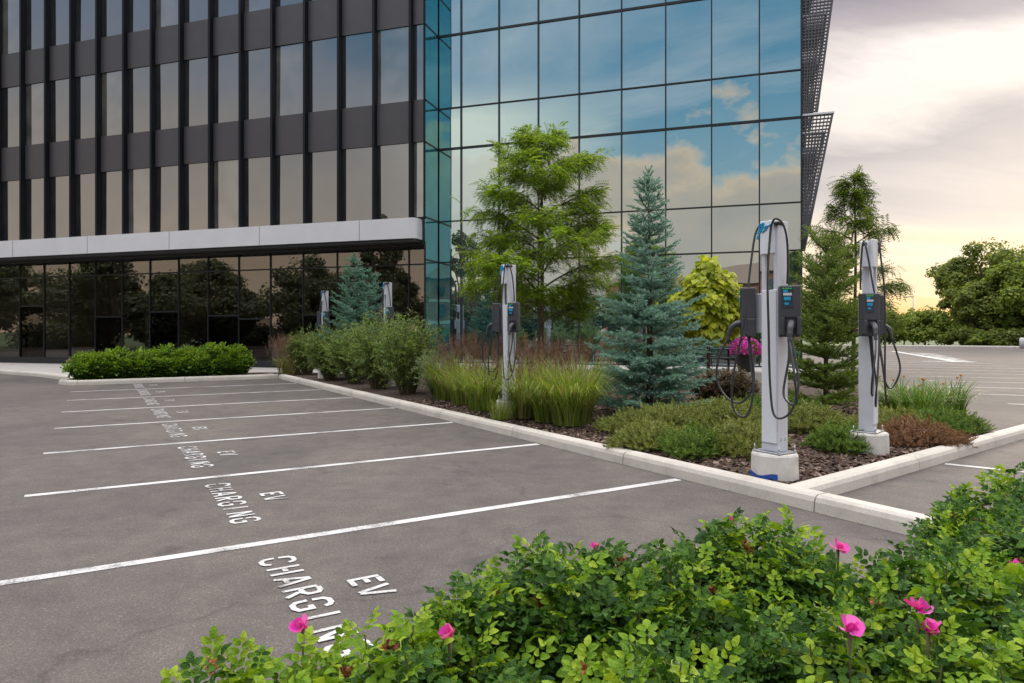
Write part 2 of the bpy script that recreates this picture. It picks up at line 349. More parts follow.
def unit(a): return a / np.maximum(np.linalg.norm(a, axis=-1, keepdims=True), 1e-9)
def frames(fwd, nrm, scale=None):
    """rotation matrices with local +Y = fwd and local +Z close to nrm"""
    y = unit(fwd); x = unit(np.cross(y, nrm)); z = np.cross(x, y)
    Rm = np.stack([x, y, z], axis=-1)
    if scale is not None: Rm = Rm * np.asarray(scale)[:, None, None]
    return Rm
def rand_dir(n):
    v = rng.normal(size=(n, 3)); return unit(v)

# ---- leaf templates (local +Y forward, +Z up) made of triangles
def leaflet(L_=1.0, W=0.5, fold=0.12, droop=0.1, o=(0, 0, 0), ang=0.0):
    c, s = math.cos(ang), math.sin(ang)
    P = [(0, 0, 0), (0, .35 * L_, .0), (0, .7 * L_, -.25 * droop), (0, L_, -droop)]
    for sg in (-1, 1): P += [(sg * W * .30, .10 * L_, fold * .6), (sg * W * .50, .36 * L_, fold), (sg * W * .47, .62 * L_, fold * .8 - droop * .3), (sg * W * .24, .88 * L_, fold * .3 - droop * .8)]
    P = [(o[0] + x * c + y * s, o[1] - x * s + y * c, o[2] + z) for x, y, z in P]
    Fs = []
    for q in (4, 8):
        t = [(0, 1, q), (q, 1, q + 1), (1, 2, q + 1), (q + 1, 2, q + 2), (2, 3, q + 2), (q + 2, 3, q + 3)]
        Fs += t if q == 8 else [(i, k, j) for i, j, k in t]
    return P, Fs
def combine(parts):
    V = []; Fs = []
    for P, f in parts:
        b = len(V); V += P; Fs += [tuple(i + b for i in t) for t in f]
    return np.array(V), np.array(Fs)
def compound(npair=3, L_=0.1, ll=0.036, lw=0.024, droop=0.02):
    parts = []
    for k in range(npair):
        y = L_ * (0.28 + 0.6 * k / max(1, npair - 1) * 0.95); z = -droop * (y / L_) ** 2
        for sg in (-1, 1): parts.append(leaflet(ll * (0.85 + 0.1 * k), lw, ll * 0.20, ll * 0.3, (sg * 0.003, y, z), sg * 1.05))
    parts.append(leaflet(ll * 1.15, lw * 1.1, ll * 0.24, ll * 0.26, (0, L_ * 0.95, -droop), 0))
    return combine(parts)
def frond(npair=7, L_=0.2, ll=0.05, lw=0.016, droop=0.05):
    V = []; Fs = []
    for k in range(npair):
        y = L_ * (0.1 + 0.9 * k / npair); z = -droop * (y / L_) ** 2
        for sg in (-1, 1):
            b = len(V); V += [(0, y, z), (sg * ll * 0.6, y + ll * 0.05 + lw * .6, z - 0.004), (sg * ll, y + ll * 0.35, z - 0.012), (sg * ll * 0.5, y + ll * 0.45, z)]
            Fs += [(b, b + 1, b + 2), (b, b + 2, b + 3)]
    return np.array(V), np.array(Fs)
def simple_leaf(L_=0.06, W=0.02):
    return np.array([(0, 0, 0), (-W / 2, L_ * 0.45, 0.1 * W), (0, L_, -0.1 * L_), (W / 2, L_ * 0.45, 0.1 * W)]), np.array([(0, 3, 2), (0, 2, 1)])
def heart_leaf(L_=0.2):
    P = [(0, 0, 0), (-.28, -.08, .02), (-.5, .2, .03), (-.42, .5, .0), (0, 1, -.18), (.42, .5, .0), (.5, .2, .03), (.28, -.08, .02), (0, .4, -.04)]
    P = np.array(P) * L_
    return P, np.array([(8, i, i - 1) for i in range(1, 8)] + [(8, 0, 7)])
def needle_twig(L_=0.12, nl=0.026, w=0.006, n=30, up=0.35, seed=3):
    r = np.random.default_rng(seed); V = []; Fs = []
    for k in range(n):
        t = (k + 0.5) / n; y = L_ * t; a = r.uniform(0, 2 * math.pi)
        d = np.array([math.cos(a) * 0.85, 0.55 + 0.5 * t, math.sin(a) * 0.85 + up]); d /= np.linalg.norm(d)
        s_ = np.cross(d, [0, 1, 0]); s_ /= np.linalg.norm(s_) + 1e-9
        p = np.array([0, y, 0]); b = len(V)
        V += [tuple(p - s_ * w / 2), tuple(p + s_ * w / 2), tuple(p + d * nl * (1.1 - 0.25 * t))]; Fs.append((b, b + 1, b + 2))
    b = len(V); V += [(-0.003, 0, 0), (0.003, 0, 0), (0, L_, 0)]; Fs.append((b, b + 1, b + 2))
    return np.array(V), np.array(Fs)

# ------------------------------------------------------------------ camera, world, sun
cam = bpy.data.cameras.new('camera'); co = bpy.data.objects.new('camera', cam); COL.objects.link(co)
cam.lens = 36 * F / 1024; cam.sensor_width = 36; cam.shift_y = -(341.5 - HY) / 1024
cam.clip_start = 0.05; cam.clip_end = 5000
co.location = (0, 0, CH); co.rotation_euler = (R(90), 0, 0); SC.camera = co

SUN_AZ = 38.0; SUN_EL = 14.0      # degrees right of the view axis, above the horizon
def build_world():
    w = bpy.data.worlds.new('World'); SC.world = w; w.use_nodes = True
    nt = w.node_tree; nt.nodes.clear()
    out = N(nt, 'ShaderNodeOutputWorld'); bg = N(nt, 'ShaderNodeBackground', i_Strength=0.1); L(nt, bg, 0, out, 0)
    sky = N(nt, 'ShaderNodeTexSky', sky_type='NISHITA'); sky.sun_disc = False
    sky.sun_elevation = R(SUN_EL); sky.sun_rotation = R(SUN_AZ); sky.air_density = 1.0; sky.dust_density = 1.2; sky.ozone_density = 2.0
    tc = N(nt, 'ShaderNodeTexCoord'); sp = N(nt, 'ShaderNodeSeparateXYZ'); L(nt, tc, 'Generated', sp, 0)
    def math_(op, a, b=None, clamp=False):
        m = N(nt, 'ShaderNodeMath', operation=op); m.use_clamp = clamp
        for i, q in enumerate((a, b)):
            if q is None: continue
            if isinstance(q, tuple): L(nt, q[0], q[1], m, i)
            else: m.inputs[i].default_value = q
        return (m, 0)
    def mix(f, a, b, mode='MIX'):
        m = N(nt, 'ShaderNodeMix', data_type='RGBA', blend_type=mode)
        for k, q in (('Factor', f), ('A', a), ('B', b)):
            if isinstance(q, tuple) and hasattr(q[0], 'outputs'): L(nt, q[0], q[1], m, k)
            elif k == 'Factor': m.inputs[k].default_value = q
            else: m.inputs[k].default_value = c4(q)
        return (m, 'Result')
    X, Y, Z = (sp, 'X'), (sp, 'Y'), (sp, 'Z')
    zc = math_('MAXIMUM', Z, 0.0)
    # cloud-deck coordinates: direction projected on a plane overhead, so that clouds flatten towards the horizon
    den = math_('ADD', zc, 0.16)
    u = math_('DIVIDE', X, den); v = math_('DIVIDE', Y, den)
    cv = N(nt, 'ShaderNodeCombineXYZ'); L(nt, u[0], 0, cv, 0); L(nt, v[0], 0, cv, 1)
    mp = N(nt, 'ShaderNodeMapping'); mp.inputs['Rotation'].default_value = (0, 0, R(24)); mp.inputs['Scale'].default_value = (0.55, 1.35, 1); L(nt, cv, 0, mp, 0)
    n1 = N(nt, 'ShaderNodeTexNoise', i_Scale=1.1, i_Detail=7.0, i_Roughness=0.58, i_Distortion=0.5); L(nt, mp, 0, n1, 'Vector')
    n2 = N(nt, 'ShaderNodeTexNoise', i_Scale=0.55, i_Detail=4.0, i_Roughness=0.5); L(nt, cv, 0, n2, 'Vector')
    # --- overcast side, towards the low sun (front right)
    wob = math_('MULTIPLY_ADD', (n1, 'Fac'), 0.24); wob[0].inputs[2].default_value = -0.12
    zz = math_('ADD', zc, wob)
    rf = ramp(nt, [(0.0, (1.0, 0.62, 0.29)), (0.05, (1.0, 0.75, 0.46)), (0.115, (0.97, 0.83, 0.68)), (0.17, (0.72, 0.65, 0.63)), (0.235, (0.54, 0.50, 0.51)), (0.285, (1.0, 0.90, 0.83)), (0.325, (1.05, 0.95, 0.88)), (0.365, (0.56, 0.50, 0.52)), (0.42, (0.34, 0.31, 0.36)), (0.6, (0.9, 0.88, 0.9))])
    L(nt, zz[0], 0, rf, 'Fac')
    # --- sky behind the camera: blue with streaks and a bank of cumulus, seen in the glass
    rb = ramp(nt, [(0.0, (1.0, 0.80, 0.60)), (0.09, (0.80, 0.72, 0.60)), (0.15, (0.58, 0.61, 0.57)), (0.20, (0.36, 0.52, 0.57)), (0.33, (0.16, 0.36, 0.50)), (0.45, (0.13, 0.33, 0.49)), (0.6, (0.26, 0.44, 0.60))]); L(nt, zc[0], 0, rb, 'Fac')
    rw = ramp(nt, [(0.0, (0.95, 0.74, 0.54)), (0.10, (0.82, 0.66, 0.50)), (0.18, (0.62, 0.56, 0.48)), (0.27, (0.50, 0.50, 0.49)), (0.36, (0.34, 0.42, 0.54)), (0.5, (0.25, 0.38, 0.56))]); L(nt, zz[0], 0, rw, 'Fac')
    nish = mix(1.0, (sky, 0), (1.0, 1.0, 1.0), 'MULTIPLY')
    sc_ = mix(1.0, (rb, 'Color'), (10.0, 10.0, 10.0), 'MULTIPLY')
    back = mix(0.85, nish, sc_)
    # a pale bank of high cloud between the west and the south, and wind-drawn streaks above it
    wd = N(nt, 'ShaderNodeVectorMath', operation='DOT_PRODUCT'); L(nt, tc, 'Generated', wd, 0); wd.inputs[1].default_value = (-0.95, -0.30, 0)
    wdn = math_('ADD', (wd, 'Value'), wob)
    wf = N(nt, 'ShaderNodeMapRange', interpolation_type='SMOOTHSTEP'); L(nt, wdn[0], 0, wf, 0)
    for i, q in ((1, 0.62), (2, 0.80), (3, 0.0), (4, 1.0)): wf.inputs[i].default_value = q
    bd = ramp(nt, [(0.12, 0.0), (0.20, 1.0), (0.29, 1.0), (0.36, 0.0)]); L(nt, zz[0], 0, bd, 'Fac')
    bf = math_('MULTIPLY', (wf, 0), (bd, 'Color'))
    back = mix(bf, back, (9.0, 9.0, 7.8))
    cm = ramp(nt, [(0.47, 0.0), (0.70, 1.0)]); L(nt, n1, 'Fac', cm, 'Fac')
    cmk = math_('MULTIPLY', (cm, 'Color'), 0.62)
    back = mix(cmk, back, (8.8, 8.2, 7.9))
    wsc = mix(1.0, (rw, 'Color'), (10.0, 10.0, 10.0), 'MULTIPLY')
    ww = N(nt, 'ShaderNodeMapRange', interpolation_type='SMOOTHSTEP'); L(nt, wd, 'Value', ww, 0)
    for i, q in ((1, 0.80), (2, 0.90), (3, 0.0), (4, 1.0)): ww.inputs[i].default_value = q
    # cumulus bank low behind
    mp3 = N(nt, 'ShaderNodeMapping'); mp3.inputs['Scale'].default_value = (3.2, 3.2, 5.5); L(nt, tc, 'Generated', mp3, 0)
    n3 = N(nt, 'ShaderNodeTexNoise', i_Scale=1.0, i_Detail=6.0, i_Roughness=0.55); L(nt, mp3, 0, n3, 'Vector')
    low = N(nt, 'ShaderNodeMapRange'); L(nt, zc[0], 0, low, 0)
    for i, q in ((1, 0.34), (2, 0.16), (3, -0.14), (4, 0.2)): low.inputs[i].default_value = q
    cs = math_('ADD', (n3, 'Fac'), (low, 0))
    cu = ramp(nt, [(0.52, 0.0), (0.57, 1.0)]); L(nt, cs[0], 0, cu, 'Fac')
    cc = ramp(nt, [(0.52, (10.2, 7.2, 4.7)), (0.61, (6.6, 5.3, 4.2)), (0.80, (4.6, 4.2, 3.9))]); L(nt, cs[0], 0, cc, 'Fac')
    bk = N(nt, 'ShaderNodeMapRange'); L(nt, Y[0], Y[1], bk, 0)
    for i, q in ((1, -0.70), (2, -0.86), (3, 0.0), (4, 0.95)): bk.inputs[i].default_value = q
    cuf = math_('MULTIPLY', (cu, 'Color'), (bk, 0))
    back = mix(cuf, back, (cc, 'Color'))
    back = mix((ww, 0), back, wsc)
    # front / back blend by azimuth
    fr = N(nt, 'ShaderNodeVectorMath', operation='DOT_PRODUCT'); L(nt, tc, 'Generated', fr, 0); fr.inputs[1].default_value = (math.sin(R(SUN_AZ)), math.cos(R(SUN_AZ)), 0)
    ff = N(nt, 'ShaderNodeMapRange', interpolation_type='SMOOTHSTEP'); L(nt, fr, 'Value', ff, 0)
    for i, q in ((1, -0.35), (2, 0.45), (3, 0.0), (4, 1.0)): ff.inputs[i].default_value = q
    front = mix(1.0, (rf, 'Color'), (10.0, 10.0, 10.0), 'MULTIPLY')
    front = mix(0.92, nish, front)
    col = mix((ff, 0), back, front)
    # overcast overhead, out of view, with extra brightness added to light the ground
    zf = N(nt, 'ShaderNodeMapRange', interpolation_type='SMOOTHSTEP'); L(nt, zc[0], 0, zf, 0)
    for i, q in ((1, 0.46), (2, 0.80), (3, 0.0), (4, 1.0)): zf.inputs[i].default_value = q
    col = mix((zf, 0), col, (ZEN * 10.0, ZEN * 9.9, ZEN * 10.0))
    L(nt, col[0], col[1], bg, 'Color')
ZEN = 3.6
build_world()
sl = bpy.data.lights.new('sun', 'SUN'); so = bpy.data.objects.new('sun', sl); COL.objects.link(so)
sl.energy = 1.7; sl.angle = R(14); sl.color = (1.0, 0.86, 0.68)
sd = Vector((math.sin(R(SUN_AZ)) * math.cos(R(SUN_EL)), math.cos(R(SUN_AZ)) * math.cos(R(SUN_EL)), math.sin(R(SUN_EL))))
so.rotation_euler = sd.to_track_quat('Z', 'Y').to_euler(); so.location = (30, 40, 30)
vs = SC.view_settings; vs.view_transform = 'Standard'; vs.look = 'None'; vs.exposure = 0.0; vs.gamma = 1.0; vs.use_curve_mapping = False
SC.cycles.use_denoising = True
SC.cycles.max_bounces = 8; SC.cycles.transparent_max_bounces = 12
SC.cycles.sample_clamp_indirect = 6.0

# ------------------------------------------------------------------ parking frame
O = np.array([1.819, 7.451]); d_ = np.array([-0.5196, 0.8544]); n_ = np.array([-0.8544, -0.5196]); ST = 2.774
def pk(s, b): return O + d_ * s - n_ * b          # s along the kerb (away), b towards the kerb side
KO = 0.05                                         # kerb outer face offset
# pad kerb: passes pe0 in direction e_
pe0 = np.array([4.77, 7.98]); e_ = np.array([0.785, 0.62]); ep = np.array([-0.62, 0.785])
def isect(p, u, q, v):
    A = np.array([u, -v]).T; t = np.linalg.solve(A, q - p); return p + u * t[0]
Kin = isect(pk(0, KO + 0.2), d_, pe0 + ep * 0.2, e_)     # inner corner of the bed
# building frame
P0 = np.array([-24.74, 33.0]); rb_ = np.array([0.951, -0.309]); nb_ = np.array([0.309, 0.951])
def Bp(t, o): return P0 + rb_ * t + nb_ * o

# ------------------------------------------------------------------ ground
MB().prism([(-2500, -2500), (2500, -2500), (2500, 2500), (-2500, 2500)], -0.6, -0.03).build('ground', M['field'], kind='structure', label='grassy ground reaching away to the horizon')
lot = [(-70, -95), (120, -95), (120, 70), (95, 84), (20, 88), (-10, 75), (-60, 40)]
MB().prism(lot, -0.4, 0.0).build('parking_lot', M['asphalt'], kind='structure', label='worn grey asphalt of the car park')

def strip(mb, a, b, w, z=0.004):
    a = np.array(a); b = np.array(b); u = (b - a) / np.linalg.norm(b - a); p = np.array([-u[1], u[0]]) * w / 2
    q = [a - p, b - p, b + p, a + p]
    mb.add([(x[0], x[1], z) for x in q], [(0, 1, 2, 3)])
    return mb
ordn = ['nearest', 'second nearest', 'third nearest', 'fourth', 'fifth', 'sixth', 'seventh']
for i in range(7):
    a = pk(i * ST, 0.0); b = pk(i * ST, -(6.03 if i else 9.0 if i < 0 else 6.03))
    strip(MB(), a, b, 0.105).build('painted_line', M['paint'], kind='structure', group='white bay lines of the charging bays', label='white painted bay line, %s to the camera of the charging bays' % ordn[i])
cdir = np.array([0.925, -0.38]); cper = np.array([0.38, 0.925])
for i in range(12):
    c = 15.84 + 2.65 * i
    base = cper * c
    # start: right of the island edge
    t0 = 4.6 - 0.12 * i
    a = base + cdir * t0 * 1.0; b = a + cdir * 6.2
    mb = strip(MB(), a, b, 0.11); mb.build('painted_line', M['paint'], kind='structure', group='white bay lines of the far car park', label='faint white bay line in the row beyond the planting island')
strip(MB(), gp(945, 464), gp(1090, 479), 0.1).build('painted_line', M['paint'], kind='structure', label='white bay line beside the corner kerb on the right')
# cross-hatched zone far right
mb = MB()
for k in range(6):
    x0, y0 = gp(912 + 7 * k, 353.0 + 1.5 * k); x1, y1 = gp(938 + 7 * k, 354.2 + 1.6 * k)
    strip(mb, (x0, y0), (x1, y1), 0.55)
strip(mb, gp(893, 351.2), gp(958, 362), 0.45, 0.008); strip(mb, gp(922, 361.2), gp(958, 362), 0.5, 0.012)
mb.build('painted_hatching', M['paint'], kind='structure', label='white cross-hatched no-parking zone in the far car park')

# stencilled words: letters drawn as separate strokes with stencil bridges
GLY = {
 'C': [[(.62, .78), (.58, .92), (.45, 1), (.2, 1), (.05, .88), (.02, .58)], [(.02, .44), (.05, .12), (.2, 0), (.45, 0), (.58, .08), (.62, .24)]],
 'H': [[(.05, 0), (.05, 1)], [(.6, 0), (.6, 1)], [(.2, .5), (.45, .5)]],
 'A': [[(.0, 0), (.29, 1)], [(.66, 0), (.37, 1)], [(.18, .3), (.48, .3)]],
 'R': [[(.05, 0), (.05, 1)], [(.15, 1), (.42, 1), (.58, .9), (.58, .62), (.42, .5), (.15, .5)], [(.34, .42), (.62, 0)]],
 'G': [[(.62, .78), (.58, .92), (.45, 1), (.2, 1), (.05, .88), (.02, .58)], [(.02, .44), (.05, .12), (.2, 0), (.45, 0), (.62, .1), (.62, .44), (.38, .44)]],
 'I': [[(.2, 0), (.2, 1)]],
 'N': [[(.05, 0), (.05, 1)], [(.14, .92), (.52, .1)], [(.62, 0), (.62, 1)]],
 'E': [[(.05, 0), (.05, 1)], [(.19, .93), (.6, .93)], [(.19, .52), (.5, .52)], [(.19, .07), (.6, .07)]],
 'V': [[(.0, 1), (.28, 0)], [(.66, 1), (.38, 0)]],
}
def polystrip(mb, P, w, z):
    P = [np.array(p) for p in P]; n = len(P); Lf = []; Rt = []
    for i in range(n):
        t0 = P[i] - P[i - 1] if i else P[1] - P[0]; t1 = P[i + 1] - P[i] if i < n - 1 else t0
        t0 = t0 / np.linalg.norm(t0); t1 = t1 / np.linalg.norm(t1); t = t0 + t1; t /= np.linalg.norm(t); q = np.array([-t[1], t[0]]) * w / 2 / max(.6, t @ t0)
        Lf.append(P[i] + q); Rt.append(P[i] - q)
    mb.add([(p[0], p[1], z) for p in Lf + Rt], [(n + i, n + i + 1, i + 1, i) for i in range(n - 1)])
def word(mb, txt, s_c, b0, h, pitch, wscale, th):
    """letters read towards the camera along the kerb; their tops point to the kerb"""
    tot = pitch * len(txt)
    for k, ch in enumerate(txt):
        off = -tot / 2 + pitch * k + 0.02
        for j, st in enumerate(GLY[ch]):
            polystrip(mb, [pk(s_c - (off + x0 * wscale), b0 + y0 * h) for x0, y0 in st], th, 0.006 + 0.0012 * j)
txtlab = ['partly hidden by the rose bushes', 'in the second bay from the camera', 'in the third bay from the camera', 'in the fourth bay from the camera', 'in the fifth bay from the camera', 'in the sixth bay from the camera', 'in the seventh bay from the camera', 'in the bay beside the hedge']
for i in range(8):
    sc_ = (i - 1) * ST + 1.42
    mb = MB(); word(mb, 'CHARGING', sc_ + 0.07, -4.45, 0.215, 0.222, 0.215, 0.034); word(mb, 'EV', sc_ + 0.08, -4.05, 0.21, 0.185, 0.215, 0.036)
    mb.build('painted_lettering', M['paint'], kind='structure', group='stencilled words of the charging bays', label='white stencilled words EV CHARGING ' + txtlab[i])

# ------------------------------------------------------------------ kerbs
PROF = [(0.0, -0.05), (0.012, 0.09), (0.03, 0.13), (0.065, 0.15), (0.185, 0.15), (0.205, 0.142), (0.21, -0.05)]
def kerb(path, flip=1, name='kerb', label='', seg_len=2.6, h=1.0, w=1.0):
    """sweep the kerb profile; outer face on the path, body on the left when flip=1"""
    P = [np.array(p, float) for p in path]; mb = MB()
    # resample
    L_ = [0]
    for a, b in zip(P[:-1], P[1:]): L_.append(L_[-1] + np.linalg.norm(b - a))
    def at(s):
        s = min(max(s, 0), L_[-1])
        for i in range(len(P) - 1):
            if s <= L_[i + 1] + 1e-9: return P[i] + (P[i + 1] - P[i]) * ((s - L_[i]) / (L_[i + 1] - L_[i]))
        return P[-1]
    def nor(s):
        t = at(s + 0.12) - at(s - 0.12); t /= np.linalg.norm(t); return np.array([-t[1], t[0]]) * flip
    s = 0
    while s < L_[-1] - 0.02:
        e = min(s + seg_len, L_[-1])
        ks = sorted(set([s, e - 0.012] + [x for x in L_ if s < x < e - 0.012] + list(np.arange(s + 0.4, e - 0.05, 0.4))))
        rings = []
        for q in ks:
            p = at(q); nn = nor(q)
            rings.append([(p[0] + nn[0] * o * w, p[1] + nn[1] * o * w, z * h if z > 0 else z) for o, z in PROF])
        m = len(PROF); vs = [v for r in rings for v in r]
        fs = [(i * m + k, i * m + k + 1, (i + 1) * m + k + 1, (i + 1) * m + k) for i in range(len(rings) - 1) for k in range(m - 1)]
        fs += [tuple(range(m)), tuple((len(rings) - 1) * m + k for k in range(m))[::-1]]
        mb.add(vs, fs); s = e
    return mb.build(name, M['kerb'], kind='structure', label=label)
kerb([pk(-4.2, KO), pk(19.45, KO)], flip=-1, label='long pale concrete kerb along the charging bays')
Kout = isect(pk(0, KO + 0.12), d_, pe0, e_)
kerb([Kout + e_ * .06, pe0 + e_ * 3.3, pe0 + e_ * 3.6, pe0 + e_ * 9], flip=1, label='pale concrete kerb running from the corner charger to the right', h=0.985)
isl_right = [tuple(pe0 + e_ * 3.35 + ep * 0.25), (7.25, 10.9), (7.95, 13.0), (9.2, 16.5), (10.6, 20.2)]
kerb(isl_right, flip=1, label='low kerb edging the island towards the far car park')
hk0 = pk(19.45, KO); hk1 = pk(19.3, -6.2)
side = [(-40, 37.5), (-30, 31.6), (-19.9, 26.7), (-17.7, 25.3), (-15.7, 23.6), (-14.5, 22.6), tuple(hk1 + d_ * 0.9 + n_ * 0.25)]
kerb(list(reversed([tuple(p) for p in side])) , flip=-1, label='curved pale kerb of the sidewalk before the office')
kerb([hk0, hk1 - n_ * 0.25, hk1 + d_ * 0.25, tuple(hk1 + d_ * 0.9 + n_ * 0.25)], flip=-1, label='kerb under the clipped rose hedge', seg_len=3.0)

# ------------------------------------------------------------------ planting beds
pl0 = Bp(22.0, -1.95); pl1 = Bp(36.4, -1.95)
isl = [tuple(Kin), tuple(pk(19.3, KO + 0.2)), tuple(pk(21.2, KO + 0.2)), tuple(pl0), tuple(pl1), (10.6, 20.2), (9.2, 16.5), (7.95, 13.0), (7.25, 10.9), tuple(pe0 + e_ * 3.3 + ep * 0.2)]
MB().prism(isl, -0.2, 0.105).build('planting_bed', M['mulch'], kind='structure', label='dark bark mulch bed of the planting island')
ISL = np.array(isl)
def inside(x, y, poly):
    x = np.asarray(x); y = np.asarray(y); c = np.zeros(x.shape, bool); j = len(poly) - 1
    for i in range(len(poly)):
        xi, yi = poly[i]; xj, yj = poly[j]
        c ^= ((yi > y) != (yj > y)) & (x < (xj - xi) * (y - yi) / (yj - yi + 1e-12) + xi); j = i
    return c
def edge_dist(x, y, poly):
    x = np.asarray(x, float); y = np.asarray(y, float); d = np.full(x.shape, 1e9)
    for i in range(len(poly)):
        a = poly[i]; b = poly[(i + 1) % len(poly)]; ab = b - a
        t = np.clip(((x - a[0]) * ab[0] + (y - a[1]) * ab[1]) / (ab @ ab), 0, 1)
        d = np.minimum(d, np.hypot(x - a[0] - ab[0] * t, y - a[1] - ab[1] * t))
    return d
def bz(x, y):
    d = edge_dist(x, y, ISL); s = np.clip((d - 0.1) / 4.0, 0, 1); s = s * s * (3 - 2 * s)
    return 0.12 + 0.22 * s + 0.018 * np.sin(np.asarray(x) * 5.1 + 1) * np.sin(np.asarray(y) * 4.3) * np.clip(d / 0.5, 0, 1)
gs = 0.16; gx = np.arange(-13, 11, gs); gy = np.arange(5.5, 29, gs)
GX, GY = np.meshgrid(gx, gy, indexing='ij'); INS = inside(GX, GY, isl); GZ = bz(GX, GY)
idx = -np.ones(GX.shape, int); vv = []
mb = MB()
for i in range(len(gx) - 1):
    for j in range(len(gy) - 1):
        if INS[i, j] and INS[i + 1, j] and INS[i, j + 1] and INS[i + 1, j + 1]:
            q = []
            for a, b in ((i, j), (i + 1, j), (i + 1, j + 1), (i, j + 1)):
                if idx[a, b] < 0: idx[a, b] = len(vv); vv.append((GX[a, b], GY[a, b], GZ[a, b]))
                q.append(int(idx[a, b]))
            mb.f.append(tuple(q)); mb.m.append(0); mb.sm.append(True)
mb.v = vv
mb.build('planting_soil', M['mulch'], kind='structure', label='gently mounded mulch of the planting island')
# loose chips near the kerbs
n = 60000
cx = rng.uniform(-4, 8.5, n); cy = rng.uniform(6, 15, n)
ok = inside(cx, cy, isl); cx, cy = cx[ok], cy[ok]; ed = edge_dist(cx, cy, ISL)
ok = rng.uniform(size=len(cx)) < np.clip(1.4 - ed / 3, 0.15, 1); cx, cy = cx[ok], cy[ok]
n = len(cx); T = np.stack([cx, cy, bz(cx, cy) + rng.uniform(0.0, 0.02, n)], -1)
fw = rng.normal(size=(n, 3)); fw[:, 2] *= 0.25; nr = rng.normal(size=(n, 3)) * 0.35 + [0, 0, 1]
chip = np.array([(-.3, -.5, 0), (.22, -.5, .02), (.34, .4, 0), (.0, .62, .05), (-.28, .42, .0)]); chf = np.array([(0, 1, 2, 3, 4)])
scatter('bark_mulch', chip, chf, frames(fw, nr, rng.uniform(0.02, 0.065, n) ), T, M['chip'], kind='stuff', label='loose brown bark chips strewn over the planting bed')
# hedge bed
hb = [hk0 + d_ * 0.2, hk1 + d_ * 0.2 - n_ * 0.2, hk1 + d_ * 1.9 - n_ * 0.4, hk0 + d_ * 1.9 + n_ * 0.3]
MB().prism([tuple(p) for p in hb], -0.2, 0.125).build('hedge_soil', M['mulch'], kind='structure', label='strip of mulch under the rose hedge')
# sidewalk and patio
sw = [tuple(p + np.array([0.03, 0.12])) for p in map(np.array, side)] + [tuple(hk1 + d_ * 1.9 - n_ * 0.3), tuple(hk0 + d_ * 1.9), tuple(pk(21.15, KO + .2)), tuple(pl0), tuple(Bp(22.4, 0.9)), tuple(Bp(-22, 0.9))]
MB().prism(sw, -0.2, 0.135).build('sidewalk', M['walk'], kind='structure', label='pale concrete sidewalk along the dark glazed office front')
MB().prism([tuple(Bp(22.0, -1.95)), tuple(Bp(36.6, -1.95)), tuple(Bp(36.6, 1.6)), tuple(Bp(22.0, 1.6))], -0.2, 0.42).build('patio', M['walk'], kind='structure', label='raised pale concrete patio before the blue glass block')

# ------------------------------------------------------------------ office building
bld = empty('office_building', (P0[0], P0[1], 0), math.atan2(rb_[1], rb_[0]), 'large modern office with black finned wing and blue mirror glass block', 'building')
FZ = [6.03, 8.9, 10.51, 13.4, 15.0, 17.9, 19.5]
PIT = 1.565; T0 = 1.706
FIN_W = 0.10; FIN_D = 0.24; TC = 22.51
def pane(name, mat, x0, x1, y, z0, z1, tilt=0.0016, parent=None, label=None):
    a, b = rng.normal(0, tilt, 2); cx_, cz_ = (x0 + x1) / 2, (z0 + z1) / 2
    vs = [(x, y + (x - cx_) * a + (z - cz_) * b + dy, z) for dy in (0, 0.03) for x, z in ((x0, z0), (x1, z0), (x1, z1), (x0, z1))]
    return MB().add(vs, [(0, 1, 2, 3), (7, 6, 5, 4), (0, 4, 5, 1), (1, 5, 6, 2), (2, 6, 7, 3), (3, 7, 4, 0)]).build(name, mat, parent or bld, label=label)
for i in range(-3, 14):
    x0 = T0 + PIT * i; x1 = min(x0 + PIT - FIN_W, TC - 0.03)
    for k in range(0, 6, 2): pane('window', M['glass_blind'] if (i * 7 + k * 5) % 9 in (1, 4) else M['glass_grey'], x0 + 0.01, x1 - 0.01, 0.02, FZ[k] + 0.012, FZ[k + 1] - 0.012, 0.003)
    for k in range(1, 6, 2):
        MB().box(x0 + 0.005, x1 - 0.005, -0.03, 0.04, FZ[k], FZ[k + 1]).build('spandrel_panel', M['spandrel'], bld)
    MB().box(x0 - FIN_W, x0, -FIN_D, 0.05, 5.94, 19.6).build('fin', M['fin'], bld)
MB().box(TC - 0.03, TC, -0.06, 0.05, 5.94, 19.6).build('corner_trim', M['fin'], bld)
# wing body behind the glass
mb = MB(); mb.box(-22, TC - 0.05, 0.06, 14, 5.0, 19.6); mb.build('wing_core', M['dark'], bld)
mb = MB(); mb.box(-22, T0 + PIT * -3 - FIN_W, -0.05, 0.055, 5.94, 19.6); mb.build('wing_wall', M['spandrel'], bld)
# fascia band with rounded end
poly = [(-22, -0.55)] + [(TC - 0.37 + 0.25 * math.cos(a), -0.30 - 0.25 * math.sin(a)) for a in np.linspace(R(90), 0, 8)] + [(TC - 0.12, 0.05), (-22, 0.05)]
MB().prism(poly, 5.16, 5.935).build('fascia_band', M['fascia'], bld)
mb = MB()
for x in (-3.0, 1.6, 6.2, 10.8, 15.4, 20.0): mb.box(x, x + 0.018, -0.553, -0.548, 5.17, 5.93)
mb.build('fascia_joint', M['mull'], bld)
MB().box(-22, TC - 0.16, -0.50, 0.85, 5.04, 5.155).build('soffit', M['dark'], bld)
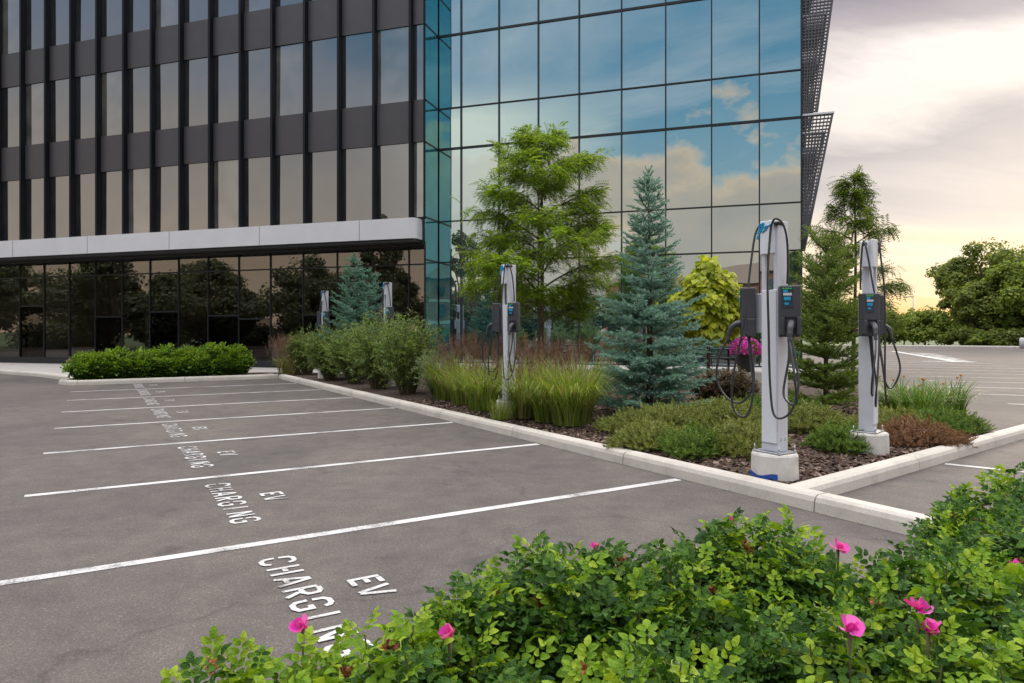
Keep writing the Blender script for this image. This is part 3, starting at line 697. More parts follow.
# ground floor glazing
GP = 1.625; G0 = 0.38; GY_ = 0.7
doors = {0: 2.9, 3: 2.35, 5: 2.55, 7: 2.35, 8: 2.2, 10: 2.35, 12: 2.4}
mb = MB()
for i in range(-4, 14):
    x0 = G0 + GP * i; x1 = x0 + GP
    if i >= 13: x1 = TC - 0.02
    mb.box(x0 - 0.018, x0 + 0.018, GY_ - 0.05, GY_ + 0.08, 0.44, 5.04)
    if i < 13 or True:
        if i in doors:
            z = doors[i]; pane('shop_window', M['clear'], x0 + 0.025, x1 - 0.025, GY_, z + 0.03, 4.28); pane('shop_window', M['clear2'], x0 + 0.025, x1 - 0.025, GY_ + 0.01, 0.44, z - 0.02)
            mb.box(x0 + 0.025, x1 - 0.025, GY_ - 0.04, GY_ + 0.06, z - 0.02, z + 0.03)
        else: pane('shop_window', M['clear'], x0 + 0.025, x1 - 0.025, GY_, 0.44, 4.28)
        pane('transom_window', M['clear'], x0 + 0.025, x1 - 0.025, GY_, 4.33, 4.98)
        mb.box(x0 + 0.025, x1 - 0.025, GY_ - 0.05, GY_ + 0.07, 4.28, 4.33)
        mb.box(x0 + 0.025, x1 - 0.025, GY_ - 0.05, GY_ + 0.07, 4.98, 5.04)
mb.build('mullion_frame', M['mull'], bld)
MB().box(-22, TC, GY_ - 0.12, GY_ + 0.3, -0.1, 0.435).build('plinth', M['mull'], bld)
# interior seen dimly through the ground floor glass
mb = MB(); mb.box(-22, TC + 13.3, 7.5, 7.8, 0.3, 5.0); mb.box(-22.2, -22, 1.1, 7.8, 0.3, 5.0); mb.box(3.9, 4.2, 3.0, 7.4, 0.3, 5.0); mb.box(12.9, 13.2, 4.2, 7.4, 0.3, 5.0); mb.box(21.2, 21.5, 3, 7.4, 0.3, 5.0)
mb.build('interior_wall', M['room'], bld)
MB().box(-22, TC + 13.3, 1.01, 7.8, 0.25, 0.3).build('interior_floor', M['roomfloor'], bld)
for x in (-2.0, 6.5, 15.5): MB().tube([(x, 2.6, 0.3), (x, 2.6, 5.0)], 0.22, 14).build('interior_column', M['room'], bld)
# mirror glass block
BX = [TC, TC + 0.99] + [TC + 0.99 + 1.58 * i for i in range(1, 8)] + [TC + 13.39]
BZ = [0.44, 4.41, 6.03, 8.9, 10.51, 13.4, 15.0, 17.9, 19.5]; BY = 1.27
mb = MB()
for k in range(len(BZ) - 1):
    for i in range(len(BX) - 1):
        pane('glass_panel', M['glass_blue'], BX[i] + 0.02, BX[i + 1] - 0.02, BY, BZ[k] + 0.028, BZ[k + 1] - 0.028, 0.0045)
for i, x in enumerate(BX):
    if i: mb.box(x - 0.022, x + 0.022, BY - 0.07, BY + 0.05, 0.40, 19.5)
for k, z in enumerate(BZ):
    th = 0.04 if k in (3, 5, 7) else 0.022
    for i in range(len(BX) - 1): mb.box(BX[i] + 0.0225, BX[i + 1] - 0.0225, BY - 0.05, BY + 0.05, z - th, z + th)
mb.build('curtain_wall_frame', M['mull'], bld)
# return wall of the wing beside the block (teal glass)
mb = MB()
for k in range(len(BZ) - 1):
    vs = [(TC + 0.01, y, z) for y, z in ((0.06, BZ[k] + 0.03), (BY - 0.08, BZ[k] + 0.03), (BY - 0.08, BZ[k + 1] - 0.03), (0.06, BZ[k + 1] - 0.03))]
    vs += [(x - 0.03, y, z) for x, y, z in vs]
    MB().add(vs, [(0, 1, 2, 3), (7, 6, 5, 4), (0, 4, 5, 1), (1, 5, 6, 2), (2, 6, 7, 3), (3, 7, 4, 0)]).build('return_window', M['glass_teal'], bld)
    MB().box(TC - 0.02, TC + 0.03, 0.06, BY - 0.08, BZ[k] - 0.03, BZ[k] + 0.03).build('return_rail', M['mull'], bld)
MB().box(TC - 0.03, TC + 0.03, 0.0, 0.058, 0.4, 5.0).build('corner_post', M['mull'], bld)
mb = MB(); mb.box(TC + 0.05, TC + 13.36, BY + 0.06, 16, 0.2, 19.45); mb.build('block_core', M['dark'], bld)
mb = MB(); mb.box(TC + 13.362, TC + 13.42, BY - 0.02, 16, 0.2, 19.5); mb.build('side_wall', M['mull'], bld)
MB().box(-22, TC + 13.45, -0.1, 16, 19.6, 19.9).build('roof', M['dark'], bld)
# sunshade screens on the far side of the block: inclined lattice panels
def sunshade(z0, z1, o0, o1):
    XS = TC + 13.42; nz = 38; nv = 8
    for y in (BY + 0.06, BY + 2.4, BY + 4.8, BY + 7.2):
        mb = MB()
        for k in range(nz + 1):
            f = k / nz; x = XS + o0 + (o1 - o0) * f; z = z0 + (z1 - z0) * f
            mb.box(XS + .003, x, y, y + 0.07, z - 0.019, z + 0.019)
        for j in range(1, nv + 1):
            g = j / nv; w = .035 if j == nv else .015; vs = []
            for o, z in ((o0 * g, z0 - .02), (o1 * g, z1 + .02)):
                for p, q in ((-w, -.012), (w, -.012), (w, .08), (-w, .08)): vs.append((XS + o + p, y + q, z))
            mb.add(vs, [(0, 1, 5, 4), (1, 2, 6, 5), (2, 3, 7, 6), (3, 0, 4, 7), (0, 3, 2, 1), (4, 5, 6, 7)])
        s_ = mb.build('sunshade', M['shade'], bld)
        MB().box(XS + .003, XS + o1 + 0.05, y - 0.03, y + 0.12, z1 + 0.024, z1 + 0.085).build('top_cap', M['fascia'], s_)
sunshade(4.4, 8.93, 0.06, 0.94); sunshade(9.08, 13.3, 0.46, 1.0); sunshade(13.5, 17.8, 0.46, 1.0)

# ------------------------------------------------------------------ EV charging posts
def script_logo(x0, z0, sx, sz, y):
    """hand-written 'flo' in cyan strokes"""
    S = [[(0.0, .30), (.12, .42), (.24, .72), (.27, .95), (.20, 1.0), (.14, .85), (.12, .5), (.11, .15), (.06, -.12), (.0, -.10), (.04, .08), (.2, .34)],
         [(.2, .34), (.34, .55), (.43, .85), (.42, 1.0), (.35, .95), (.32, .65), (.34, .36), (.42, .30), (.5, .42)],
         [(.5, .42), (.58, .62), (.68, .66), (.62, .42), (.52, .40), (.5, .55), (.6, .68), (.78, .62), (.95, .74)]]
    mb = MB()
    for s in S:
        P = catmull([(x0 + x * sx, y, z0 + (z + 0.22 * x) * sz) for x, z in s], 5)
        mb.tube(P, 0.0068, 6)
    return mb
def make_charger(name='ev_charger'):
    t = empty(name)
    rr = np.random.default_rng(5)
    # round concrete footing
    mb = MB(); k = 24; rings = []
    for z, r in ((-0.25, .232), (0.0, .232), (0.10, .23), (0.205, .227), (0.225, .215), (0.23, .0)):
        rings.append([((r + (0.003 * math.sin(5 * a + z * 30))) * math.cos(a), (r + 0.003 * math.sin(3 * a)) * math.sin(a), z) for a in np.linspace(0, 2 * math.pi, k, endpoint=False)])
    vs = [v for q in rings for v in q]
    mb.add(vs, [(i * k + j, i * k + (j + 1) % k, (i + 1) * k + (j + 1) % k, (i + 1) * k + j) for i in range(len(rings) - 1) for j in range(k)], 0, False)
    f = mb.build('concrete_footing', M['footing'], t)
    mb = MB(); mb.rbox(-.165, .165, -.14, .14, .231, .243, 0.003, 1)
    p = mb.build('base_plate', M['steel'], t)
    for sx in (-1, 1):
        for sy in (-1, 1):
            b = MB(); b.tube([(sx * .148, sy * .122, .236), (sx * .148, sy * .122, .305)], .007, 8); b.tube([(sx * .148, sy * .122, .243), (sx * .148, sy * .122, .258)], .014, 6)
            b.build('anchor_bolt', M['steel'], p)
    # post: hollow lower box with covers, two uprights, head
    mb = MB()
    mb.rbox(-.10, .10, -.078, .082, .243, 1.885, 0.006, 1)
    mb.build('post', M['post'], t)
    mb = MB(); mb.rbox(-.088, .088, -.092, -.076, .33, 1.89, 0.004, 1); mb.build('front_cover', M['post2'], t)
    mb = MB()
    for z in (0.36, 0.38): mb.tube([(.1005, -.03, z), (.104, -.03, z)], .008, 8); mb.tube([(.1005, .03, z), (.104, .03, z)], .008, 8)
    mb.build('fixing_screw', M['steel'], t)
    mb = MB(); mb.rbox(-.10, -.058, -.078, -.042, 1.87, 2.585, 0.004, 1); mb.build('upright', M['post'], t)
    mb = MB(); mb.rbox(.046, .10, -.078, .082, 1.87, 2.585, 0.004, 1); mb.build('upright', M['post'], t)
    mb = MB(); mb.rbox(-.104, .068, -.096, -.06, 2.26, 2.60, 0.006, 2); mb.rbox(-.06, .045, -.06, .08, 2.27, 2.585, 0.004, 1)
    hd = mb.build('head_panel', M['post2'], t)
    script_logo(-.135, 2.44, .185, .13, -.101).build('logo', M['cyan'], hd)
    # two charging units
    for sg in (-1, 1):
        ux, uy = (0.195, -0.02) if sg > 0 else (-0.265, -0.085)
        a = sg * R(45); ca, sa = math.cos(a), math.sin(a)
        def xf(p, ux=ux, uy=uy, ca=ca, sa=sa): return (ux + p[0] * ca - p[1] * sa, uy + p[0] * sa + p[1] * ca, p[2])
        br = MB(); br.rbox(sg * .105 if sg > 0 else -.22, .17 if sg > 0 else -.105, -.05, .05, 1.45, 1.86, 0.004, 1); br.build('mounting_bracket', M['post'], t)
        mb = MB()
        mb.rbox(-.097, .097, -.072, .07, 1.60, 1.925, 0.012, 2, 0, xf)       # upper housing
        mb.rbox(-.097, .097, -.02, .07, 1.41, 1.606, 0.012, 2, 0, xf)        # lower recessed back
        mb.rbox(-.097, -.055, -.072, -.015, 1.43, 1.606, 0.008, 2, 0, xf); mb.rbox(.055, .097, -.072, -.015, 1.43, 1.606, 0.008, 2, 0, xf)
        u = mb.build('charging_unit', M['unit'], t)
        s = MB(); s.rbox(-.085, .02, -.0785, -.073, 1.70, 1.91, 0.002, 1, 0, xf); s = s.build('screen', M['screen'], u)
        q = MB()
        for k2 in range(4): q.rbox(-.078 + .023 * k2, -.063 + .023 * k2, -.0815, -.0775, 1.888, 1.898, 0.001, 1, 0, xf)
        q.build('status_light', M['led'], u)
        q = MB(); q.rbox(-.072, .008, -.0812, -.0775, 1.822, 1.848, 0.001, 1, 0, xf); q.build('label', M['white'], u)
        q = MB(); q.rbox(-.066, -.002, -.0812, -.0775, 1.775, 1.808, 0.001, 1, 0, xf); q.rbox(-.072, -.03, -.0812, -.0775, 1.855, 1.878, 0.001, 1, 0, xf); q.rbox(-.060, -.02, -.0812, -.0775, 1.73, 1.752, 0.001, 1, 0, xf)
        q.build('sticker', M['cyan'], u)
        q = MB(); q.rbox(-.052, .052, -.06, -.012, 1.50, 1.60, 0.008, 2, 0, xf); q.tube([xf((0, -.05, 1.555)), xf((0, -.10, 1.54))], .034, 12); q.build('holster', M['black'], u)
        # connector handle resting in the holster, pointing down and outwards
        P = [xf((0, -.07, 1.55)), xf((-.006, -.115, 1.545)), xf((-.02, -.165, 1.505)), xf((-.03, -.19, 1.43)), xf((-.032, -.20, 1.37))]
        q = MB(); q.tube(catmull(P, 5), [.034] * 6 + [.031] * 6 + [.026] * 4 + [.02] * 5, 10); q.build('connector', M['unit'], t)
        # cables
        if sg > 0:
            A = [(ux + .03, uy - .02, 1.42), (ux + .10, uy - .05, 1.2), (ux + .15, uy - .07, .92), (ux + .08, uy - .11, .66), (ux - .06, uy - .15, .62), (ux - .115, uy - .15, .92), (ux - .13, uy - .155, 1.5), (ux - .145, uy - .15, 2.0), (.045, -.125, 2.45), (.065, -.12, 2.56), (.11, -.12, 2.60), (.165, -.09, 2.55), (.185, -.05, 2.40), (.16, -.0, 2.15), (.13, .03, 1.95)]
            B = [xf((-.032, -.20, 1.38)), xf((-.02, -.27, 1.22)), xf((.0, -.33, .98)), xf((.02, -.24, .76)), (ux + .02, uy - .12, .84), (ux + .035, uy - .06, 1.2), (ux + .0, uy - .02, 1.42)]
            H = [(.10, -.115, 2.55), (.10, -.06, 2.565), (.10, .0, 2.56)]
        else:
            A = [(ux + .02, uy - .02, 1.42), (ux + .06, uy - .03, 1.15), (ux + .11, uy - .05, .82), (ux + .03, uy - .07, .58), (ux - .11, uy - .10, .66), (ux - .09, uy - .12, 1.0), (ux + .03, uy - .10, 1.55), (-.222, uy - .02, 2.1), (-.215, -.05, 2.42), (-.20, -.02, 2.54), (-.165, .0, 2.575), (-.13, .03, 2.49), (-.125, .05, 2.2), (-.12, .05, 1.98)]
            B = [xf((-.032, -.20, 1.38)), (ux - .27, uy - .14, 1.18), (ux - .31, uy - .12, .93), (ux - .19, uy - .08, .74), (ux - .02, uy - .05, .73), (ux + .09, uy - .02, .95), (ux + .02, uy + .0, 1.42)]
            H = [(-.165, .0, 2.535), (-.13, .0, 2.545), (-.10, .0, 2.54)]
        q = MB(); q.tube(catmull(A, 7), .0115, 8); q.build('cable', M['cable'], t)
        q = MB(); q.tube(catmull(B, 7), .0115, 8); q.build('cable', M['cable'], t)
        q = MB(); q.tube(H, .022, 10); q.build('cable_hook', M['black'], t)
    return t
CG = 'electric car charging posts'
ch = make_charger()
def put(o, x, y, z, rz, label): o.location = (x, y, z); o.rotation_euler = (0, 0, rz); tag(o, label, 'charging post', CG)
c0 = gp(774.5, 474, 0.15)
c2 = gp(868, 450, 0.15); c3 = gp(509, 413, 0.2)
for x, y, z, rz, lb in ((c2[0], c2[1],   .15, R(47), 'pale charging post beside the conifer, nearest to the car park behind'),
                        (c3[0], c3[1], .2, R(-58.7), 'pale charging post standing among the ornamental grasses before the leafy tree'),
                        (-3.38, 18.6, .38, R(-58.7), 'charging post rising behind the willow bushes on the right of the small spruce'),
                        (-6.10, 22.3, .38, R(-58.7), 'charging post rising behind the willow bushes on the left of the small spruce')):
    put(copy_tree(ch), x, y, z, rz, lb)
for c in list(COL.objects):          # the corner post turns its plain side to the bays: no logo there
    if c.name.startswith('logo') and c.parent and c.parent.parent and c.parent.parent.get('label', '').startswith('pale charging post beside the conifer'): bpy.data.objects.remove(c)
put(ch, c0[0], c0[1], 0.15, R(-58.7), 'nearest pale charging post with blue paint at its footing and a cyan logo')
mb = MB()
for a0 in np.linspace(R(-150), R(-45), 30)[:-1]:
    a1 = a0 + R(105) / 29; h0 = .028 + .014 * math.sin(a0 * 5) ; h1 = .028 + .014 * math.sin(a1 * 5)
    mb.add([(.2365 * math.cos(a0), .2365 * math.sin(a0), -.02), (.2365 * math.cos(a1), .2365 * math.sin(a1), -.02), (.2365 * math.cos(a1), .2365 * math.sin(a1), h1), (.2365 * math.cos(a0), .2365 * math.sin(a0), h0)], [(0, 1, 2, 3)])
mb.build('paint_mark', M['bluepaint'], ch)

# ------------------------------------------------------------------ plants
def poly_branch(p, q, sag=0.0, n=5):
    p, q = np.array(p, float), np.array(q, float)
    return [p + (q - p) * (i / (n - 1)) + np.array([0, 0, -sag * math.sin(math.pi * i / (n - 1))]) for i in range(n)]

CMP = compound(3, 0.085, 0.033, 0.022, 0.028)
CMP_S = compound(2, 0.085, 0.045, 0.034, 0.02)
def rose_bush(x, y, z0, r, h, ntip, label, cat='rose bush', group=None, tmpl=None, young=0.5, s=1.0, flowers=(), hips=3, name='rose_bush', nlow=7):
    t = empty(name, (x, y, z0), 0, label, cat, group)
    rho = r * np.sqrt(rng.uniform(0, 1, ntip)); a = rng.uniform(0, 2 * math.pi, ntip)
    tip = np.stack([rho * np.cos(a), rho * np.sin(a), h * (1 - 0.42 * (rho / r) ** 2.4) * rng.uniform(0.74 if s == 1.0 else .6, 1.06 if s == 1.0 else 1.12, ntip)], -1)
    base = np.stack([rho * np.cos(a) * 0.35, rho * np.sin(a) * 0.35, np.zeros(ntip)], -1)
    sd_ = unit(tip - base + rng.normal(0, 0.12, (ntip, 3)) * [1, 1, 0])
    T = []; Fw = []; Nr = []; S = []; mi = []
    yng = rng.uniform(size=ntip) < young
    for k in range(7):                     # terminal rosettes
        az = rng.uniform(0, 2 * math.pi, ntip) * 0.25 + 2 * math.pi * k / 7 * 2.6; el = R(46 if s == 1.0 else 60) - R(10) * k + rng.normal(0, .22, ntip)
        hd = np.stack([np.cos(az) * np.cos(el), np.sin(az) * np.cos(el), np.sin(el)], -1); w = unit(hd + sd_ * 0.35)
        T.append(tip - sd_ * (0.018 * k * s)); Fw.append(w); Nr.append(unit(np.cross(np.cross(w, [0, 0, 1]), w) + rng.normal(0, .25, (ntip, 3)))); S.append(s * ((0.66 + 0.085 * k) if s == 1.0 else (0.55 + 0.075 * k)) * rng.uniform(.75, 1.25, ntip)); mi.append((yng & (k < 5)).astype(int))
    for k in range(nlow):                  # older leaves down the stems
        f = rng.uniform(0.12, 0.62 if s == 1.0 else .9, ntip); az = rng.uniform(0, 2 * math.pi, ntip); el = rng.normal(0.2, .3, ntip)
        w = np.stack([np.cos(az) * np.cos(el), np.sin(az) * np.cos(el), np.sin(el)], -1)
        T.append(tip + (base - tip) * f[:, None]); Fw.append(w); Nr.append(unit(np.array([0, 0, 1.0]) + rng.normal(0, .35, (ntip, 3)))); S.append(s * rng.uniform(.8, 1.25, ntip)); mi.append(np.zeros(ntip, int))
    T = np.concatenate(T); Fw = np.concatenate(Fw); Nr = np.concatenate(Nr); S = np.concatenate(S); mi = np.concatenate(mi)
    tv, tf = tmpl or CMP
    scatter('foliage', tv, tf, frames(Fw, Nr, S), T, [M['rose'], M['roseyoung']], t, mi, True)
    mb = MB()
    for k in range(0, ntip, 2):
        m = (tip[k] + base[k]) / 2 + rng.normal(0, .015, 3); mb.tube([base[k], m, tip[k]], [.004 * s, .003 * s, .0018 * s], 5, cap=False)
    mb.build('stems', M['twig'], t)
    for k in range(hips):
        j = int(rng.integers(ntip)); withered(tip[j] + [0, 0, .012], 0.020 * s * rng.uniform(.7, 1.3), t)
    for f in flowers: flower(f, t, (x, y, z0))
    return t
PET = np.array([(0, 0, 0), (-.42, .45, .18), (-.5, .85, .42), (-.1, 1.0, .40), (.15, .96, .46), (.5, .82, .40), (.42, .45, .18), (0, .55, .10)])
PETF = np.array([(7, 1, 0), (7, 2, 1), (7, 3, 2), (7, 4, 3), (7, 5, 4), (7, 6, 5), (7, 0, 6)])
def flower(f, parent, o):
    px, py, Y, size, openn = f
    X = (px - 512) / F * Y; Z = CH - (py - HY) / F * Y
    c = np.array([X - o[0], Y - o[1], Z - o[2]])
    n = 11; a = np.arange(n) * 2.4; lay = np.where(np.arange(n) < 6, 0, 1)
    el = np.where(lay == 0, R(10 + 40 * (1 - openn)), R(48)) + rng.normal(0, .14, n)
    w = np.stack([np.cos(a) * np.cos(el), np.sin(a) * np.cos(el), np.sin(el)], -1)
    tilt = unit(np.array([rng.normal(0, .2), -0.55, 1.0])); 
    q = Vector((0, 0, 1)).rotation_difference(Vector(tilt)).to_matrix(); w = w @ np.array(q).T
    nr = unit(np.tile(tilt, (n, 1)) - 0.3 * w + rng.normal(0, .28, (n, 3)))
    scatter('flower', PET, PETF, frames(w, nr, size * np.where(lay == 0, 0.62, 0.42) * rng.uniform(.65, 1.2, n)), np.tile(c, (n, 1)), M['petal'], parent)
    mb = MB(); mb.tube([c - [0, 0, .14], c - [0, 0, .06], c], [.0025, .0025, .006], 6); mb.build('flower_stalk', M['twig'], parent)
HIP = needle_twig(0.03, 0.022, 0.012, 16, 0.2, 9)
def withered(c, size, parent):
    n = 4; d = rand_dir(n); d[:, 2] = abs(d[:, 2]); sc_ = np.full(n, size / 0.03)
    scatter('withered_bloom', HIP[0], HIP[1], frames(d, rand_dir(n), sc_), np.tile(c, (n, 1)), M['hip'] if rng.uniform() < .7 else M['bud'], parent)

# foreground rose bed
rb = [(-1.25, .35), (-1.0, 1.35), (-.45, 1.62), (0.0, 2.05), (.6, 2.35), (1.1, 2.45), (1.6, 2.45), (2.2, 3.1), (3.2, 3.7), (4.5, 3.2), (4.5, .35)]
MB().prism(rb, -0.2, 0.05).build('rose_bed', M['mulch'], kind='structure', label='bed of mulch under the foreground roses')
RG = 'pink rose bushes in the foreground bed'
BUSH = [  # x, y, r, h, tips, flowers(px,py,Y,size,open), label
 (-.57, 1.40, .27, .80, 75, [(303, 627, 1.62, .062, .6)], 'rose bush at the left end of the foreground bed, before the painted words'),
 (-.22, 1.50, .36, .84, 85, [(450, 636, 1.56, .055, .2)], 'rose bush with a single upright pink bloom, second from the bed end'),
 (.10, 1.85, .40, .88, 115, [], 'rose bush without open blooms bulging towards the parking bays'),
 (.42, 2.00, .38, .85, 105, [(595, 546, 2.25, .035, .0)], 'rose bush with one small dark pink bud at its top edge'),
 (.80, 2.22, .36, .86, 115, [(731, 521, 2.42, .045, .1)], 'tallest middle rose bush topped by one bright pink bud'),
 (.35, 1.36, .36, .84, 95, [], 'green rose bush at the bottom edge below the bulging one'),
 (.84, 1.62, .40, .84, 115, [(850, 629, 1.52, .06, .8)], 'rose bush with one half open pink bloom near the bottom edge'),
 (1.22, 1.95, .38, .86, 105, [(838, 547, 2.12, .06, .9)], 'rose bush with one flat pink bloom at the edge of the asphalt'),
 (1.28, 1.45, .40, .84, 110, [(918, 608, 1.63, .072, .9), (928, 629, 1.54, .058, .4)], 'rose bush carrying a pair of pink blooms close together'),
 (1.80, 2.20, .46, .90, 130, [(1012, 564, 2.05, .04, .3)], 'rose bush at the right edge below the kerb end'),
 (2.45, 2.95, .58, .89, 190, [], 'large rose bush with withered orange blooms at the right edge'),
 (1.75, 1.62, .42, .86, 100, [], 'rose bush in the bottom right corner'),
]
for x, y, r, h, nt_, fl, lb in BUSH:
    fl = [(a_, b_ + 2, c_ * 1.0, d__ * .80, e__) for a_, b_, c_, d__, e__ in fl]
    r *= 1.12; h += .02; nt_ = int(nt_ * 1.85)
    rose_bush(x, y, 0.05, r, h, nt_, lb, 'rose bush', RG, flowers=fl, hips=9)
# clipped rose hedge on the left
for k in range(7):
    f = k / 6
    p = hk0 + d_ * 0.85 + (hk1 - hk0) * (0.205 + 0.70 * (1 - f)) - n_ * 0.0
    hh = [.80, .92, .86, 1.0, .93, 1.06, .98][k]
    rose_bush(p[0], p[1], 0.1, 0.72 if k < 6 else .6, hh, 190, 'green rose shrub of the office hedge, ' + ['leftmost of the row, with a pink bloom', 'second from its left end', 'third from its left end', 'in the middle of the row', 'third from its right end', 'second from its right end', 'rightmost and loosest of the row'][k],
              'hedge shrub', 'rose shrubs of the hedge', CMP_S, 0.85, 1.5, hips=0, flowers=[(128, 371, 22.0, .12, .6)] if k == 1 else ([(70, 361, 21.9, .10, .4)] if k == 0 else ()), name='hedge_shrub', nlow=8)

def conifer(name, x, y, z0, H, prof, nwh, nbr, mat, tmpl, ts, label, cat, up=0.15, gap=0.0, group=None, step=0.075, lean=0.0, droop=0.0, bend=(0, 0)):
    t = empty(name, (x, y, z0), 0, label, cat, group)
    T = []; Fw = []; Nr = []; S = []; mb = MB(); br = MB()
    def axis(z): f = z / H; return np.array([bend[0] * f ** 2, bend[1] * f ** 2, z])
    mb.tube([axis(H * f) for f in np.linspace(0, 1, 10)], [0.028 * H * (1 - f) ** 0.9 * 0.55 + 0.006 for f in np.linspace(0, 1, 10)], 8)
    for w in range(nwh):
        fz = (w + rng.uniform(0, .6)) / nwh; z = H * (0.03 + 0.94 * fz ** 0.95)
        L0 = prof(z / H)
        nb = max(3, int(nbr * (0.6 + 0.5 * (1 - fz)))); a0 = rng.uniform(0, 6.28)
        for b in range(nb):
            if rng.uniform() < gap: continue
            a = a0 + 6.283 * b / nb + rng.normal(0, .2); l = L0 * rng.uniform(.72, 1.12)
            el = up + 0.55 * fz ** 2 + rng.normal(0, .08)
            dr = np.array([math.cos(a) * math.cos(el), math.sin(a) * math.cos(el), math.sin(el)])
            p0 = axis(z); n = max(2, int(l / step)); hz = np.array([-math.sin(a), math.cos(a), 0])
            pts = []
            for i in range(n + 1):
                f = i / n; p = p0 + dr * l * f + np.array([0, 0, 0.16 * l * f * f - droop * l * f * f]); pts.append(p)
                if f < 0.10: continue
                rem = l * (1 - f)
                for sg in (-1, 1):
                    sl_ = min(0.42, 0.45 * rem + 0.05) ; k = max(1, int(sl_ / 0.10))
                    sdv = unit(dr * 0.75 + hz * sg * 0.8 + np.array([0, 0, rng.normal(0.05, .12)]))
                    for j in range(k):
                        T.append(p + sdv * (0.10 * j)); Fw.append(unit(sdv + rng.normal(0, .14, 3))); Nr.append(np.array([0, 0, 1.0]) + rng.normal(0, .2, 3)); S.append(ts * rng.uniform(.8, 1.2))
                T.append(p); Fw.append(unit(dr + rng.normal(0, .2, 3) + [0, 0, .15])); Nr.append(np.array([0, 0, 1.0])); S.append(ts * rng.uniform(.8, 1.15))
            br.tube([pts[0], pts[n // 2], pts[n]], [0.004 + 0.010 * l, 0.008, 0.003], 4, cap=False)
    for z in np.linspace(H * .93, H, 5):
        for k in range(4): T.append(axis(z)); Fw.append(unit(np.array([rng.normal(0, .4), rng.normal(0, .4), 1.0]))); Nr.append(rand_dir(1)[0]); S.append(ts)
    mb.build('trunk', M['bark'], t); br.build('branches', M['bark'], t)
    scatter('needles', tmpl[0], tmpl[1], frames(np.array(Fw), np.array(Nr), np.array(S)), np.array(T), mat, t)
    return t
TW = needle_twig(0.12, 0.034, 0.0105, 40, 0.35)
TWS = needle_twig(0.13, 0.034, 0.010, 22, 0.25, 4)
sp0 = gp(650, 413, 0.22)
conifer('blue_spruce', sp0[0], sp0[1], 0.2, 4.15, lambda f: 0.13 + (0.98 if f < .5 else .74) * (1 - f) ** 0.72 * (0.55 if 0.47 < f < .53 else 1.0) * rng.uniform(.86, 1.1) - 0.10 * f, 25, 10, M['spruce'], TW, 1.25, 'tall silvery blue spruce beside the low junipers, taller and nearer than the other', 'spruce', bend=(-0.03, 0), up=0.0, gap=.06)
conifer('blue_spruce', -5.0, 21.6, 0.35, 3.6, lambda f: 0.22 + 0.95 * (1 - f) ** 0.7 - .15 * f, 15, 8, M['spruce2'], TW, 1.5, 'small blue green spruce behind the willow bushes with charging posts on both sides', 'spruce', step=0.11)
conifer('blue_spruce', -4.45, 21.4, 0.35, 3.1, lambda f: 0.2 + 0.85 * (1 - f) ** 0.7 - .1 * f, 12, 7, M['spruce2'], TW, 1.5, 'lower right companion of the small blue green spruce behind the willows', 'spruce', step=0.11)
def broad_tree(name, x, y, z0, H, zlow, rad, nl, mat, tmpl, nleaf, ls, label, cat, shape=None, droop=0.5, trunk_r=0.06, group=None, flat=0.25, layered=True):
    t = empty(name, (x, y, z0), 0, label, cat, group)
    mb = MB(); tk = [np.array([0.05 * math.sin(3 * f), 0.04 * math.cos(4 * f) - .04, H * 0.97 * f]) for f in np.linspace(0, 1, 9)]
    mb.tube(tk, [trunk_r * (1 - 0.85 * f) + 0.006 for f in np.linspace(0, 1, 9)], 9); mb.build('trunk', M['bark'], t)
    br = MB(); P = []; D = []
    for k in range(nl):
        f = (k + rng.uniform(0, .8)) / nl; z = zlow + (H - zlow) * f * 0.98
        rr = rad * (shape(f) if shape else math.sin(math.pi * min(1, 0.12 + 0.88 * (1 - f))) ** 0.7) * rng.uniform(.75, 1.15)
        a = k * 2.4 + rng.normal(0, .3); up = 0.35 + 0.5 * f
        q0 = np.array([0, 0, z - 0.25 * rr]); q1 = q0 + np.array([math.cos(a) * rr, math.sin(a) * rr, rr * up * 0.75])
        pts = poly_branch(q0, q1, -0.10 * rr, 6); br.tube(pts, [trunk_r * 0.42 * (1 - .8 * i / 5) * (1 - .5 * f) + .004 for i in range(6)], 5, cap=False)
        ns = max(4, int(rr / 0.14))
        for s_ in range(ns):
            g = 0.22 + 0.78 * (s_ + rng.uniform(0, 1)) / ns; i = min(4, int(g * 5)); p = pts[i] + (pts[i + 1] - pts[i]) * (g * 5 - i)
            for sg in (-1, 1):
                b = a + sg * rng.uniform(.5, 1.1); sl_ = rr * rng.uniform(.22, .45) * (1.15 - 0.6 * g) + .1
                e = p + np.array([math.cos(b) * sl_, math.sin(b) * sl_, sl_ * rng.normal(flat, .2)]); br.tube([p, (p + e) / 2 + [0, 0, .02], e], [.007, .005, .003], 4, cap=False)
                for j in range(3): P.append(p + (e - p) * rng.uniform(.25, 1.05)); D.append(np.array([math.cos(b), math.sin(b), 0]))
            P.append(p); D.append(np.array([math.cos(a), math.sin(a), 0]))
        P.append(q1); D.append(np.array([math.cos(a), math.sin(a), 0.2]))
    br.build('branches', M['bark'], t)
    P = np.array(P); D = np.array(D); j = rng.integers(0, len(P), nleaf)
    w = unit(D[j] + rng.normal(0, .55, (nleaf, 3)) + [0, 0, -droop * 0.5]); T = P[j] + rng.normal(0, .06, (nleaf, 3))
    nr = np.array([0, 0, 1.0]) + rng.normal(0, .3, (nleaf, 3))
    scatter('crown', tmpl[0], tmpl[1], frames(w, nr, ls * rng.uniform(.7, 1.25, nleaf)), T, mat, t)
    return t
FR = frond(7, 0.22, 0.06, 0.02, 0.07)
lt = (0.045 * 15.8, 15.8)
